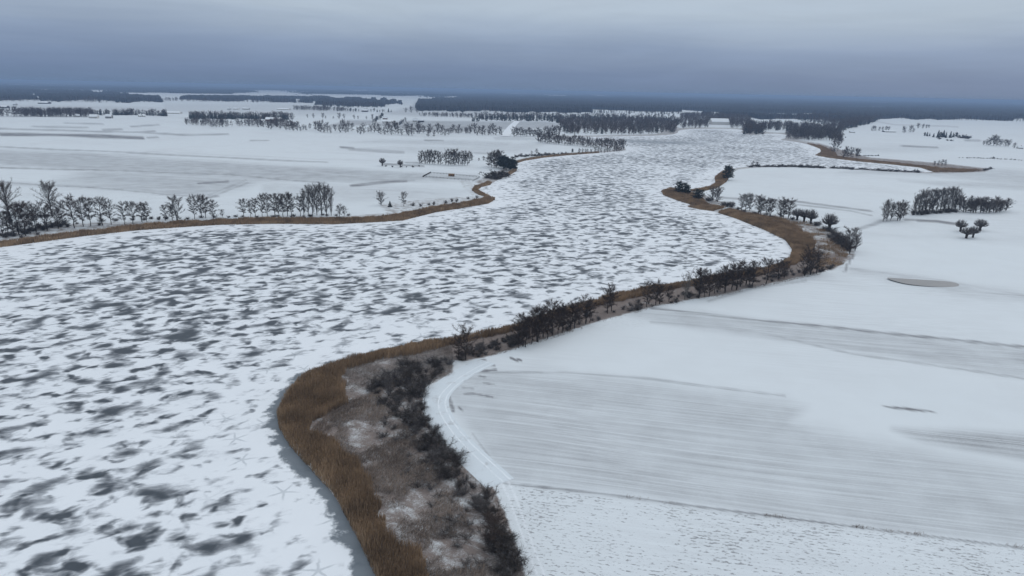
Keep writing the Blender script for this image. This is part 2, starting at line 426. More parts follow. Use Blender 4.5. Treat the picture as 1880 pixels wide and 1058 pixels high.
star = t.m('MULTIPLY', t.step(wid, 0.55, 0.15), t.step(rr, 4.5, 1.8))
star = t.m('MULTIPLY', star, t.step(rnd.outputs[1], 0.35, 0.45))
star = t.m('MULTIPLY', star, t.step(t.m('ADD', sd_a, t.m('MULTIPLY', cov2, 20)), 45, 22))
star = t.m('MULTIPLY', star, t.step(band_a, 0.05, 0.4))
band = t.m('MULTIPLY', t.step(t.m('SUBTRACT', sd_a, t.m('MULTIPLY', t.m('SUBTRACT', t.noise(pos, 0.16, 4, 0.65), 0.46), 14.0)), 3.6, 1.4), band_a)
snowc = t.mix(t.noise(pos, 0.05, 4, 0.6), (0.715, 0.755, 0.805), (0.80, 0.838, 0.885))
grey = t.mix(n2, (0.30, 0.33, 0.375), (0.46, 0.485, 0.53))
darkc = t.mix(t.noise(pos, 0.5, 3), (0.022, 0.030, 0.040), (0.060, 0.074, 0.092))
col = t.mix(t.m('MULTIPLY', halo, 0.75), snowc, grey)
col = t.mix(t.m('MULTIPLY', star, 0.38), col, (0.25, 0.29, 0.33))
col = t.mix(t.m('MULTIPLY', dark, 0.97), col, darkc)
col = t.mix(t.m('MULTIPLY', band, 0.95), col, t.mix(t.noise(pos, 0.25, 4), (0.095, 0.118, 0.142), (0.155, 0.182, 0.21)))
col = t.mix(t.m('MULTIPLY', dark_a, 0.75), col, (0.16, 0.19, 0.22))
t.put(b.inputs['Base Color'], col)
t.put(b.inputs['Roughness'], t.m('SUBTRACT', 0.85, t.m('MULTIPLY', t.m('MAXIMUM', dark, band), 0.30)))
azi = np.arange(-70, 60, 0.32); depi = np.concatenate([np.array([80, 70, 60, 52]), np.arange(46, 2.2, -0.2)])
I, ir = rings(azi, depi); ip = I.reshape(-1, 2); isd = -lake_sd(ip)
near_edge = np.array([P(*p, z=0) for p in SHORE[1:13]])
iband = 1 - sstep(segdist(ip, near_edge), 30, 55)
ipx, idp = project(np.column_stack([ip, np.zeros(len(ip))]))
imelt = sstep(sdist(ipx, np.array([(1090, 259.5), (1180, 258.5), (1320, 260.5), (1300, 264), (1150, 263)], float)), -1.5, 1.5)
fi = grid_faces(len(depi), len(azi))
ok = (isd[fi] > -np.repeat(np.maximum(12, ir ** 2 / CAMH * .008), len(azi))[fi]).any(1)
fi = fi[ok]; used = np.unique(fi); remap = np.zeros(len(ip), int); remap[used] = np.arange(len(used))
ice_me = mesh_np('frozen_lake', np.column_stack([ip[used], np.zeros(len(used))]), remap[fi][:, ::-1], ice_m, {'shore': isd[used], 'band': iband[used], 'melt': imelt[used]})
link('frozen_lake', ice_me, kind='structure')

# meltwater pond in the field, farm track, far road: thin sheets laid on the ground
def sheet(name, poly_px, mat, lift, n=2):
    pts = smooth_line([P(*p) for p in poly_px], n)
    zz = np.full(len(pts), ground_z(pts).max() + lift)
    me = bpy.data.meshes.new(name)
    me.from_pydata([(x, y, z) for (x, y), z in zip(pts, zz)], [], [list(range(len(pts)))]); me.materials.append(mat)
    if me.polygons[0].normal.z < 0: me.flip_normals()
    return link(name, me, kind='structure')
pond_m, t, b = material('pond_ice', 0.45, 0.4)
t.put(b.inputs['Base Color'], t.mix(t.noise(t.pos(), 0.12, 4, .6), (0.17, 0.17, 0.175), (0.27, 0.265, 0.27)))
sheet('frozen_pond', [(1621, 513), (1650, 515), (1700, 518), (1745, 521), (1762, 526), (1757, 531), (1715, 531), (1680, 528), (1650, 523)], pond_m, 0.03)

track_m, t, b = material('track_snow', 0.8, 0.25)
u = t.attr('across'); pos = t.pos()
wob = t.m('ADD', u, t.m('MULTIPLY', t.m('SUBTRACT', t.noise(pos, 0.4, 3), 0.5), 0.5))
r1 = t.step(t.m('ABSOLUTE', t.m('SUBTRACT', wob, 0.9)), 0.32, 0.10); r2 = t.step(t.m('ABSOLUTE', t.m('SUBTRACT', wob, 2.9)), 0.32, 0.10)
base = t.mix(t.noise(pos, 0.5, 4, .7), (0.60, 0.665, 0.715), (0.68, 0.735, 0.79))
rk = t.m('MULTIPLY', t.m('MAXIMUM', r1, r2), t.step(t.noise(pos, 0.6, 3, .7), 0.3, 0.55))
base = t.mix(t.m('MULTIPLY', t.step(t.noise(pos, 0.25, 5, .75), 0.55, 0.7), 0.45), base, (0.33, 0.33, 0.34))
t.put(b.inputs['Base Color'], t.mix(rk, base, (0.76, 0.81, 0.86)))


def strip(name, line_px, half, mat, lift, off=0.0, seg=3, every=3.0):
    l = smooth_line([P(*p) for p in line_px], seg, False)
    s = np.concatenate([[0], np.cumsum(np.hypot(*np.diff(l, axis=0).T))])
    q = np.arange(0, s[-1], every); l = np.stack([np.interp(q, s, l[:, 0]), np.interp(q, s, l[:, 1])], -1)
    d = np.gradient(l, axis=0); d /= np.linalg.norm(d, axis=1)[:, None]; nrm = np.stack([-d[:, 1], d[:, 0]], -1)
    us = np.linspace(-half, half, 9)
    pts = (l[:, None] + nrm[:, None] * (us[None, :, None] + off)).reshape(-1, 2)
    zz = ground_z(pts) + lift
    me = mesh_np(name, np.column_stack([pts, zz]), grid_faces(len(l), 9), mat, {'across': np.tile(us, len(l))}, True)
    if me.polygons[0].normal.z < 0: me.flip_normals()
    return link(name, me, kind='structure')
strip('farm_track', [(893, 664), (868, 676), (835, 696), (806, 722), (797, 745), (806, 772), (838, 815), (884, 858), (922, 893)], 3.9, track_m, 0.05, 0.0)
road_m, t, b = material('road_snow', 0.8, 0.2)
t.put(b.inputs['Base Color'], t.mix(t.noise(t.pos(), 0.05, 3), (0.72, 0.77, 0.82), (0.82, 0.85, 0.9)))
strip('snowy_road', [(952, 221), (944, 228), (937, 235), (932, 243), (926, 252)], 9, road_m, 0.6, every=20)
strip('snowy_road', [(676, 240), (690, 231), (700, 226)], 5, road_m, 0.6, every=20)

# ------------------------------------------------------------------ plant building
def ribbons(p0, p1, w0, w1):
    """flat twigs: arrays of start and end points with widths"""
    p0, p1 = np.asarray(p0, float), np.asarray(p1, float)
    d = p1 - p0; s = np.cross(d, rng.normal(size=d.shape)); s /= np.linalg.norm(s, axis=1)[:, None] + 1e-9
    w0 = np.broadcast_to(np.asarray(w0, float), (len(p0),))[:, None] / 2; w1 = np.broadcast_to(np.asarray(w1, float), (len(p0),))[:, None] / 2
    v = np.stack([p0 - s * w0, p0 + s * w0, p1 + s * w1, p1 - s * w1], 1).reshape(-1, 3)
    f = np.arange(len(p0) * 4).reshape(-1, 4)
    return v, f


def tube(segs, n=5):
    """round limbs: list of (p0, p1, r0, r1) as tapered prisms with quads"""
    V, Fc = [], []; k = 0
    for p0, p1, r0, r1 in segs:
        p0, p1 = np.asarray(p0, float), np.asarray(p1, float); d = p1 - p0; L = np.linalg.norm(d)
        if L < 1e-6: continue
        d /= L; a = np.cross(d, (0.3, 0.9, 0.2) if abs(d[2]) > .5 else (0, 0, 1.0)); a /= np.linalg.norm(a); bb = np.cross(d, a)
        th = np.arange(n) * 2 * math.pi / n; c = np.cos(th)[:, None] * a + np.sin(th)[:, None] * bb
        V += [p0 + c * r0, p1 + c * r1]
        j = np.arange(n)
        Fc.append(np.stack([k + j, k + (j + 1) % n, k + n + (j + 1) % n, k + n + j], -1)); k += 2 * n
    return np.concatenate(V), np.concatenate(Fc)


def unit(v): return v / (np.linalg.norm(v) + 1e-9)


def bare_tree(H=12, base=.25, half=.27, trunks=1, limbs=24, elev=(20, 55), r0=.19, twigs=18, tw=.055, tlen=1.1, peak=.45, spread=.06, up=.35, fan=False):
    """leafless tree -> (wood arrays, twig arrays)"""
    segs, a0, a1, ww = [], [], [], []
    for k in range(trunks):
        az0 = random.uniform(0, 6.28)
        h = H * (1 if k == 0 else random.uniform(.75, .95))
        lean = np.array([math.cos(az0), math.sin(az0), 0]) * spread * h * (1.6 if trunks > 1 else 1) * random.uniform(.4, 1.2)
        n = 7; pts = []
        for i in range(n + 1):
            f = i / n
            pts.append(np.array([random.gauss(0, .012 * H) * (f > 0), random.gauss(0, .012 * H) * (f > 0), h * f]) + lean * f ** (1.0 if trunks > 1 else 1.5))
        rr = r0 * (1 if trunks == 1 else .75)
        for i in range(n): segs.append((pts[i], pts[i + 1], rr * (1 - i / n) ** .8 + .02, rr * (1 - (i + 1) / n) ** .8 + .02))
        tr = np.array(pts)
        for i in range(limbs // trunks):
            f = base + (1 - base) * ((i + random.random()) / (limbs // trunks)) ** .9
            f = min(f, .985)
            p = np.array([np.interp(f * n, range(n + 1), tr[:, c]) for c in range(3)])
            g = (f - base) / (1 - base)
            env = (g / peak) ** .55 if g < peak else max(0, 1 - ((g - peak) / (1 - peak)) ** 2.0) ** .6
            L = half * H * (0.22 + .8 * env) * random.uniform(.7, 1.15)
            a = i * 2.4 + random.uniform(-.5, .5); e = R(random.uniform(*elev)) + (R(25) * g if not fan else R(18) * g)
            d = np.array([math.cos(a) * math.cos(e), math.sin(a) * math.cos(e), math.sin(e)])
            q = p; lp = [p]
            for sgm in range(4):
                d = unit(d + np.array([random.gauss(0, .16), random.gauss(0, .16), random.gauss(0, .12) + up * .25]))
                q = q + d * L / 4; lp.append(q)
            rl = max(.022, r0 * .42 * (1 - f) ** .5)
            for s in range(4): segs.append((lp[s], lp[s + 1], rl * (1 - s / 4) + .012, rl * (1 - (s + 1) / 4) + .01))
            lp = np.array(lp)
            for _ in range(twigs):
                s = random.uniform(.15, 1) ** .8 * 4
                o = np.array([np.interp(s, range(5), lp[:, c]) for c in range(3)])
                dd = unit(d * .7 + np.array([random.gauss(0, .75), random.gauss(0, .75), random.gauss(.25, .6)]))
                l1 = tlen * random.uniform(.5, 1.1)
                e1 = o + dd * l1 * .55; e2 = e1 + unit(dd + np.array([random.gauss(0, .4), random.gauss(0, .4), random.gauss(.1, .4)])) * l1 * .5
                a0 += [o, e1]; a1 += [e1, e2]; ww += [tw, tw * .75]
                for _ in range(2):
                    e3 = o + (e1 - o) * random.random(); a0.append(e3)
                    a1.append(e3 + unit(dd + np.array([random.gauss(0, .8), random.gauss(0, .8), random.gauss(.1, .6)])) * l1 * random.uniform(.3, .6)); ww.append(tw * .7)
    return tube(segs), ribbons(a0, a1, ww, np.array(ww) * .6)


def fit(data, H):
    """scale so that the whole plant is exactly H tall"""
    top = max(v[:, 2].max() for v, _ in data)
    return [(v * (H / top), f) for v, f in data]


def pollard(H=6, trunk=1.9, rad=2.3, n=190, tw=.10):
    segs = [((0, 0, 0), (.06, .03, trunk * .6), .48, .40), ((.06, .03, trunk * .6), (.1, 0, trunk), .40, .55)]
    a0, a1, ww = [], [], []
    for i in range(7):
        a = i * .9; e = np.array([math.cos(a) * .8, math.sin(a) * .8, trunk + .7]); segs.append(((.1, 0, trunk - .2), e, .25, .12))
    for i in range(n):
        a = random.uniform(0, 6.28); e = math.asin(random.uniform(.12, 1.0))
        d = np.array([math.cos(a) * math.cos(e), math.sin(a) * math.cos(e), math.sin(e)])
        o = np.array([.1, 0, trunk + .1]) + d * .5; L = rad * random.uniform(.8, 1.1) * (1 + .35 * math.sin(e))
        d2 = unit(d + np.array([0, 0, .9])); m = o + d * L * .5; q = m + d2 * L * .5
        a0 += [o, m]; a1 += [m, q]; ww += [tw, tw * .8]
        for _ in range(4):
            s = random.uniform(.2, 1); o2 = o + (m - o) * s if random.random() < .4 else m + (q - m) * s * .7
            a0.append(o2); a1.append(o2 + unit(d2 + rng.normal(size=3) * .35) * L * random.uniform(.2, .42)); ww.append(tw * .7)
    return tube(segs, 7), ribbons(a0, a1, ww, np.array(ww) * .6)


def shrub(H=3.6, wid=2.6, stems=16, twigs=42, tw=.048):
    segs, a0, a1, ww = [], [], [], []
    for i in range(stems):
        a = i * 2.4 + random.uniform(-.3, .3); e = R(random.uniform(28, 85)); L = H * random.uniform(.7, 1.05)
        d = np.array([math.cos(a) * math.cos(e) * wid / H * 1.2, math.sin(a) * math.cos(e) * wid / H * 1.2, math.sin(e)])
        p = np.array([random.gauss(0, .35), random.gauss(0, .35), 0]); lp = [p]
        for s in range(4):
            d = d + np.array([random.gauss(0, .15), random.gauss(0, .15), random.gauss(-.06, .1)]); p = p + d * L / 4; lp.append(p)
            segs.append((lp[-2], lp[-1], .05 * (1 - s / 4) + .012, .05 * (1 - (s + 1) / 4) + .012))
        lp = np.array(lp)
        for _ in range(twigs):
            s = random.uniform(.2, 1) * 4
            o = np.array([np.interp(s, range(5), lp[:, c]) for c in range(3)])
            dd = unit(d * .5 + np.array([random.gauss(0, .8), random.gauss(0, .8), random.gauss(.2, .6)])); l1 = random.uniform(.4, 1.0) * H / 3.6
            e1 = o + dd * l1; a0 += [o, e1]; a1 += [e1, e1 + unit(dd + rng.normal(size=3) * .5) * l1 * .6]; ww += [tw, tw * .7]
            a0.append(o + dd * l1 * .4); a1.append(o + dd * l1 * .4 + unit(dd + rng.normal(size=3) * .8) * l1 * .6); ww.append(tw * .6)
    v, f = tube(segs, 4); v[:, 2] = np.maximum(v[:, 2], -.05)
    v2, f2 = ribbons(a0, a1, ww, np.array(ww) * .6); v2[:, 2] = np.maximum(v2[:, 2], 0)
    return (v, f), (v2, f2)


def evergreen(kind='pine', H=11):
    """trunk and needle sprays"""
    segs = []; p = np.zeros(3)
    for i in range(6):
        q = np.array([random.gauss(0, .08), random.gauss(0, .08), H * (i + 1) / 6.3]); segs.append((p, q, .2 * (1 - i / 7), .2 * (1 - (i + 1) / 7))); p = q
    cen = []
    if kind == 'spruce':
        for i in range(26):
            f = .06 + .92 * i / 26; rr = .24 * H * (1 - f) ** .85 + .15
            for j in range(max(3, int(9 * (1 - f) + 3))):
                a = random.uniform(0, 6.28); r = rr * random.uniform(.35, 1.0); cen.append((math.cos(a) * r, math.sin(a) * r, f * H - .18 * r, .55 * (1 - f) + .35))
    else:
        for i in range(26):
            f = .16 + .78 * (i + random.random()) / 26; a = i * 2.4; rr = H * .27 * math.sqrt(max(.03, 1 - ((f - .48) / .50) ** 2)) * random.uniform(.35, 1.0)
            c = np.array([math.cos(a) * rr, math.sin(a) * rr, f * H]); segs.append((np.array([0, 0, f * H * .9]), c, .06, .03))
            for _ in range(7): o = c + rng.normal(size=3) * np.array([.7, .7, .4]) * H / 11; cen.append((*o, .75))
    cen = np.array(cen); m = 14
    base = np.repeat(cen[:, :3], m, 0); sc = np.repeat(cen[:, 3], m)[:, None]
    d = rng.normal(size=base.shape) * np.array([1, 1, .55]); d /= np.linalg.norm(d, axis=1)[:, None]
    o = base + d * sc * rng.uniform(.0, .5, (len(base), 1)); e = base + d * sc * rng.uniform(.7, 1.15, (len(base), 1))
    return tube(segs), ribbons(o, e, .10 * H / 11 + .05, .20 * H / 11 + .08)


def twig_mat(name, c1, c2, frost=0.0):
    m, t, b = material(name, 0.9, 0.1)
    pos = t.pos(); oi = t.node('ShaderNodeObjectInfo').outputs['Random']
    c = t.mix(t.m('ADD', t.m('MULTIPLY', t.noise(pos, 0.8, 3), .7), t.m('MULTIPLY', oi, .3)), c1, c2)
    if frost: c = t.mix(t.m('MULTIPLY', t.step(t.noise(pos, 1.1, 4, .7), 0.5, 0.68), frost), c, (0.55, 0.58, 0.62))
    t.put(b.inputs['Base Color'], c); return m


M_bark = twig_mat('bark', (0.030, 0.026, 0.025), (0.060, 0.052, 0.048))
M_pale = twig_mat('pale_bark', (0.12, 0.11, 0.10), (0.22, 0.20, 0.18))
M_alder = twig_mat('alder_twigs', (0.040, 0.031, 0.028), (0.095, 0.072, 0.062))
M_brown = twig_mat('brown_twigs', (0.060, 0.046, 0.038), (0.12, 0.095, 0.08))
M_grey = twig_mat('grey_twigs', (0.075, 0.066, 0.064), (0.15, 0.135, 0.13))
M_shrub = twig_mat('shrub_twigs', (0.034, 0.029, 0.027), (0.095, 0.080, 0.072), 0.25)
M_mid = twig_mat('grey_shrub_twigs', (0.055, 0.050, 0.050), (0.135, 0.120, 0.115), 0.35)
M_frost = twig_mat('frosted_twigs', (0.075, 0.066, 0.062), (0.16, 0.14, 0.13), 0.6)
M_green = twig_mat('needles', (0.010, 0.017, 0.014), (0.030, 0.040, 0.032), 0.12)


def proto(name, data, H, m1, m2):
    (v, f), (v2, f2) = fit(data, H)
    return mesh_np(name + '_trunk', v, f, m1, smooth=True), mesh_np(name + '_crown', v2, f2, m2), H


def proto1(name, data, H, m1, m2):
    """small plants: wood and twigs in one mesh"""
    (v, f), (v2, f2) = fit(data, H)
    me = mesh_np(name, np.vstack([v, v2]), np.vstack([f, f2 + len(v)]), m1); me.materials.append(m2)
    me.polygons.foreach_set('material_index', np.concatenate([np.zeros(len(f), np.int32), np.ones(len(f2), np.int32)]))
    return me, None, H


K = {}
K['alder'] = [proto('alder', bare_tree(12, .20, .40, random.choice((1, 1, 2)), 32, (-2, 32), .19, 42, .062, 1.25, .55, .05, .25), 12, M_bark, M_alder) for _ in range(7)]
K['alder2'] = [proto('alder', bare_tree(12, .10, .44, 3, 42, (5, 42), .17, 32, .062, 1.25, .5, .08, .25), 12, M_bark, M_alder) for _ in range(3)]
K['poplar'] = [proto('poplar', bare_tree(16, .10, .42, 2, 40, (38, 66), .2, 22, .08, 1.5, .5, .05, .4, True), 16, M_bark, M_grey) for _ in range(4)]
K['broad'] = [proto('broad', bare_tree(18, .30, .58, 1, 44, (15, 62), .46, 44, .07, 2.0, .4, .03, .2, True), 18, M_bark, M_brown) for _ in range(2)]
K['pale'] = [proto('pale', bare_tree(13, .16, .36, 3, 27, (30, 60), .2, 14, .07, 1.3, .5, .09), 13, M_pale, M_grey)]
K['round'] = [proto('round', bare_tree(9, .06, .55, 3, 42, (5, 60), .15, 20, .085, 1.2, .5, .09), 9, M_bark, M_grey) for _ in range(3)]
K['willow'] = [proto('willow', pollard(), 6, M_bark, M_grey) for _ in range(3)]
K['pine'] = [proto('pine', evergreen('pine', 11), 11, M_bark, M_green) for _ in range(3)]
K['spruce'] = [proto('spruce', evergreen('spruce', 13), 13, M_bark, M_green) for _ in range(3)]
K['shrub'] = [proto1('shrub', shrub(), 3.6, M_bark, M_shrub) for _ in range(5)]
K['grey'] = [proto1('shrub', shrub(3.6, 2.7, 14, 38, .046), 3.6, M_bark, M_mid) for _ in range(3)]
K['frost'] = [proto1('shrub', shrub(2.4, 2.6, 12, 30, .05), 2.4, M_bark, M_frost) for _ in range(3)]
# small distant ones
K['far'] = [proto1('bare_tree', bare_tree(12, .08, .52, 2, 26, (0, 45), .25, 12, .25, 1.9, .5, .06, .25), 12, M_bark, M_alder) for _ in range(4)]
K['farg'] = [proto1('bare_tree', bare_tree(12, .08, .54, 2, 26, (5, 50), .25, 12, .23, 1.9, .5, .06, .25), 12, M_bark, M_grey) for _ in range(4)]
K['farp'] = [proto1('conifer_tree', evergreen('spruce', 13), 13, M_bark, M_green) for _ in range(2)] + [proto1('conifer_tree', evergreen('pine', 12), 12, M_bark, M_green)]
K['farb'] = [proto1('bush', shrub(3, 2.8, 10, 18, .24), 3, M_bark, M_shrub) for _ in range(3)]
NAMES = dict(alder='alder_tree', alder2='alder_tree', poplar='poplar_tree', broad='broad_tree', pale='birch_tree', round='bushy_tree', willow='willow_tree', pine='pine_tree',
             spruce='spruce_tree', shrub='shrub', grey='shrub', frost='shrub', far='bare_tree', farg='bare_tree', farp='conifer_tree', farb='bush')
CATS = dict(shrub='shrub', grey='shrub', frost='shrub', farb='bush')
ORD = ('first second third fourth fifth sixth seventh eighth ninth tenth eleventh twelfth thirteenth fourteenth fifteenth sixteenth seventeenth eighteenth nineteenth twentieth '
       'twenty-first twenty-second twenty-third twenty-fourth twenty-fifth twenty-sixth twenty-seventh twenty-eighth twenty-ninth thirtieth thirty-first thirty-second thirty-third thirty-fourth thirty-fifth '
       'thirty-sixth thirty-seventh thirty-eighth thirty-ninth fortieth').split()


def plant(kind, xy, h, label, group=None, wide=1.0):
    a, bb, H = random.choice(K[kind])
    if kind not in CATS and kind != 'willow': h *= 1.16
    z = gz(*xy) - 0.05
    s = h / H; ww = s * wide * random.uniform(.85, 1.2)
    o = link(NAMES[kind], None if bb else a)
    o.location = (xy[0], xy[1], z); o.rotation_euler = (0, 0, random.uniform(0, 6.28)); o.scale = (ww, ww, s)
    o['label'] = label; o['category'] = CATS.get(kind, 'tree')
    if group: o['group'] = group
    if bb: link('trunk', a, o); link('crown', bb, o)
    return o


def height(xy, hpx):
    d = float((np.array([xy[0], xy[1], .5]) - CP) @ FW)
    return hpx * d / (F * math.cos(PITCH))


def plants(kind, spots, label, group=None, ordinal=True, wide=1.0, minh=0):
    """spots: (x, base y, top y) in the photograph; label may hold {} for the ordinal from the left"""
    spots = sorted(spots)
    for i, sp_ in enumerate(spots):
        x, yb, yt = sp_[:3]; k = sp_[3] if len(sp_) > 3 else kind
        xy = P(x, yb); h = max(minh, height(xy, yb - yt))
        plant(k, xy, h, label.format(ORD[i]) if '{}' in label else label, group, wide)


def Z(ox, oy, s, lst): return [(ox + q[0] / s, oy + q[1] / s, oy + q[2] / s, *q[3:]) for q in lst]


def row(line, n, hpx, jit=1.0, hv=.25, kinds=None):
    """n spots along a traced base line"""
    l = np.array(line, float); s = np.concatenate([[0], np.cumsum(np.hypot(*np.diff(l, axis=0).T))]); out = []
    for i in range(n):
        q = (i + random.uniform(.15, .85)) / n * s[-1]; x = np.interp(q, s, l[:, 0]); y = np.interp(q, s, l[:, 1]) + random.uniform(-jit, jit)
        e = (x, y, y - hpx * random.uniform(1 - hv, 1 + hv)); out.append(e + ((random.choice(kinds),) if kinds else ()))
    return out


# ------------------------------------------------------------------ trees one by one
# left shore
plants('broad', [(19, 409, 340), (96, 398, 340)], '{} tall spreading bare tree from the left behind the left shore alders', 'spreading trees on the left shore')
sp1 = Z(0, 310, 3.917, [(25, 490, 330), (62, 482, 320), (100, 487, 320), (140, 478, 285), (185, 482, 270), (220, 463, 268), (262, 458, 270), (340, 447, 250), (420, 432, 268),
                        (458, 405, 252), (537, 427, 212), (600, 417, 228), (652, 412, 232), (738, 408, 228), (800, 402, 238), (895, 403, 253), (955, 395, 250), (1022, 385, 262), (1058, 383, 258),
                        (1190, 372, 272), (1275, 375, 213, 'alder2'), (1240, 373, 255), (1400, 362, 203), (1455, 356, 205), (1480, 356, 220), (1535, 360, 235), (1600, 352, 300)])
plants('alder', sp1, '{} bare alder from the left along the left shore reeds', 'alders on the left shore')
plants('shrub', [(x, P_y, P_y - h) for x, P_y, h in [(112, 417, 12), (124, 417, 10), (70, 431, 7), (183, 414, 7), (265, 405, 9), (305, 403, 7), (292, 404, 8), (420, 400, 5), (445, 399, 5), (510, 398, 6), (540, 398, 7), (570, 398, 7), (600, 397, 6), (640, 396, 6), (40, 438, 8), (52, 400, 10), (64, 400, 9), (76, 399, 9), (86, 398, 8)]],
       'low dark shrub at the foot of the left shore alders', 'shrubs under the left shore alders', wide=1.3)
plants('alder', Z(400, 280, 3.133, [(150, 372, 280), (190, 374, 282), (215, 372, 276), (255, 372, 252), (287, 373, 250), (330, 372, 254), (352, 371, 262), (375, 370, 250), (402, 368, 246), (424, 367, 252), (475, 367, 265), (700, 368, 302), (727, 368, 312)]),
       '{} bare alder from the left in the clumps beside the tall poplars', 'alders by the poplar clump')
plants('poplar', Z(400, 280, 3.133, [(495, 366, 228), (520, 364, 207), (545, 364, 212), (570, 362, 202), (598, 364, 196), (625, 364, 204), (652, 364, 220)]), '{} tall upright bare poplar from the left in the left shore clump', 'poplars on the left shore')
plants('round', [(700, 377, 354)], 'rounded bare tree alone on the left bank')
plants('spruce', [(716, 380, 371)], 'small dark bushy conifer beside the rounded bare tree', wide=1.6)
plants('alder', [(741, 379, 355)], 'single narrow dark alder right of the small conifer bush')
plants('shrub', row([(747, 380), (800, 377), (880, 362)], 9, 7), 'small dark shrub on the snowy bank by the left cove', 'shrubs on the left cove bank')
plants('willow', [(702, 306, 291), (735, 308, 294)], '{} pollard willow from the left in the snowy left field', 'willows in the left field')
plants('farb', row([(706, 306.5), (775, 307.5)], 6, 3), 'tiny bush along the ditch beside the left field willows', 'bushes along the left ditch')
plants('shrub', row([(0, 436), (60, 424), (120, 414)], 16, 11, 4, .3) + row([(130, 413), (260, 404), (420, 400), (640, 396)], 16, 6, 1.5, .3), 'low dark shrub behind the left shore reeds', 'low shrubs behind the left shore reeds', wide=1.4)
# grove behind the fenced yard
plants('far', Z(740, 270, 7.833, [(240, 243, 115), (275, 245, 80), (315, 246, 85), (350, 247, 70), (385, 248, 75), (420, 249, 65), (455, 250, 72), (500, 252, 85), (540, 255, 95), (610, 258, 100), (650, 260, 60), (690, 260, 95), (740, 262, 60), (762, 262, 45),
                                  (800, 264, 95), (850, 266, 80), (890, 267, 70), (925, 267, 100), (960, 190, 68), (985, 200, 110)]), '{} bare dark tree from the left in the grove above the fenced yard', 'grove above the fenced yard', wide=.8)
plants('far', Z(740, 270, 7.833, [(1270, 295, 110), (1310, 298, 85), (1345, 300, 75), (1375, 300, 95), (1240, 280, 150), (1160, 200, 140), (1090, 200, 160)]), '{} bare tree from the left in the clump on the left cove point', 'clump on the left cove point', wide=1.1)
plants('pine', Z(740, 270, 7.833, [(1440, 315, 140), (1490, 330, 170), (1540, 340, 195), (1590, 335, 190), (1410, 300, 160)]), '{} dark pine from the left on the left cove point', 'pines on the left cove point', wide=1.3)
plants('farb', Z(740, 270, 7.833, [(1210, 445, 395), (1250, 445, 370), (1290, 450, 365), (1330, 448, 350), (1370, 440, 330), (1410, 430, 325), (1445, 415, 335), (1350, 460, 400)]), 'dense dark bush in the thicket below the cove pines', 'bushes below the cove pines', wide=1.4)
plants('farb', row([(918, 294), (960, 288), (1010, 285), (1040, 283)], 20, 6, .8), 'small bush in the hedge along the far left shore', 'hedge on the far left shore', wide=1.2)
plants('farg', [(985, 283, 274), (976, 285, 278)], '{} bare tree rising over the far left shore hedge', 'trees in the far left hedge')
plants('farp', [(1051, 281, 274)], 'lone small conifer on the far left shore')
# far peninsula
plants('far', row([(986, 262), (1010, 264.5), (1060, 268), (1110, 271), (1146, 277)], 40, 15, 1.5, .2), 'bare dark tree in the belt along the snowy peninsula', 'belt along the snowy peninsula')
plants('farg', row([(1060, 282), (1100, 280), (1140, 278)], 14, 8, .8), 'small bare tree at the water side of the snowy peninsula', 'small trees at the peninsula shore')
# right bank row
plants('alder2', [(855, 661, 600)], 'large many-stemmed bare alder where the farm track starts', wide=1.35)
plants('alder2', [(842, 656, 618)], 'smaller alder just behind the large one at the track start', wide=1.2)
plants('alder', Z(820, 440, 3.133, [(415, 625, 478), (453, 618, 447), (490, 602, 470), (525, 588, 400), (555, 565, 425), (580, 570, 400), (608, 550, 370), (640, 545, 392), (670, 527, 400), (712, 515, 368), (735, 512, 362), (765, 490, 385), (800, 484, 328), (822, 476, 342),
                                    (925, 425, 290), (947, 413, 268), (1150, 388, 250), (1202, 378, 242), (1225, 372, 262), (1278, 360, 268), (1450, 334, 188), (1485, 330, 215), (1560, 306, 205), (1600, 300, 158), (1640, 290, 150), (1690, 270, 130), (1722, 262, 142)])
       + [(960, 636, 578), (986, 628, 566), (1032, 612, 560), (1302, 545, 500), (1331, 538, 492), (1352, 533, 486), (1381, 528, 482), (1406, 522, 478)]
       + Z(1280, 380, 3.133, [(8, 525, 368), (100, 498, 390), (130, 490, 380), (300, 448, 350)]),
       '{} bare alder from the left along the right bank', 'alders on the right bank', wide=1.12)
plants('pale', [(1257, 550, 500)], 'pale-barked forked bare tree among the right bank alders', wide=1.2)
plants('alder2', Z(1280, 380, 3.133, [(465, 418, 305), (500, 408, 318), (618, 398, 275), (652, 392, 248), (685, 385, 268)]), '{} dark wide-crowned alder from the left by the reed bay', 'alders by the reed bay', wide=1.2)
# bay and spit
plants('pine', Z(1200, 290, 4.476, [(205, 292, 200), (248, 302, 215), (278, 302, 235)]), '{} dark pine from the left on the reed spit', 'pines on the reed spit', wide=1.1)
plants('pine', Z(1200, 290, 4.476, [(360, 352, 268)]), 'wide low pine between spit pines and round bare tree', wide=1.9)
plants('round', Z(1200, 290, 4.476, [(480, 362, 250), (525, 365, 243)]), '{} rounded bare tree from the left next to the wide pine', 'rounded trees near the spit')
plants('pine', [(1336, 331, 307)], 'dark round-topped evergreen alone on the reed hook', wide=1.25)
plants('alder2', Z(1200, 290, 4.476, [(722, 435, 312), (755, 435, 302), (790, 438, 308), (862, 462, 316), (880, 468, 335), (930, 482, 345), (958, 480, 352), (1035, 505, 365), (1065, 505, 343), (1105, 500, 352)]), '{} dark alder from the left in the row above the reed bay', 'alder row above the reed bay')
plants('shrub', Z(1200, 290, 4.476, [(570, 398, 350), (605, 402, 345), (640, 405, 350), (690, 430, 395), (740, 450, 415), (830, 475, 430), (900, 490, 450), (980, 505, 460), (1140, 512, 470), (1330, 560, 512), (1350, 560, 515), (455, 355, 310)]), 'dark shrub under the alder row above the reed bay', 'shrubs above the reed bay', wide=1.3)
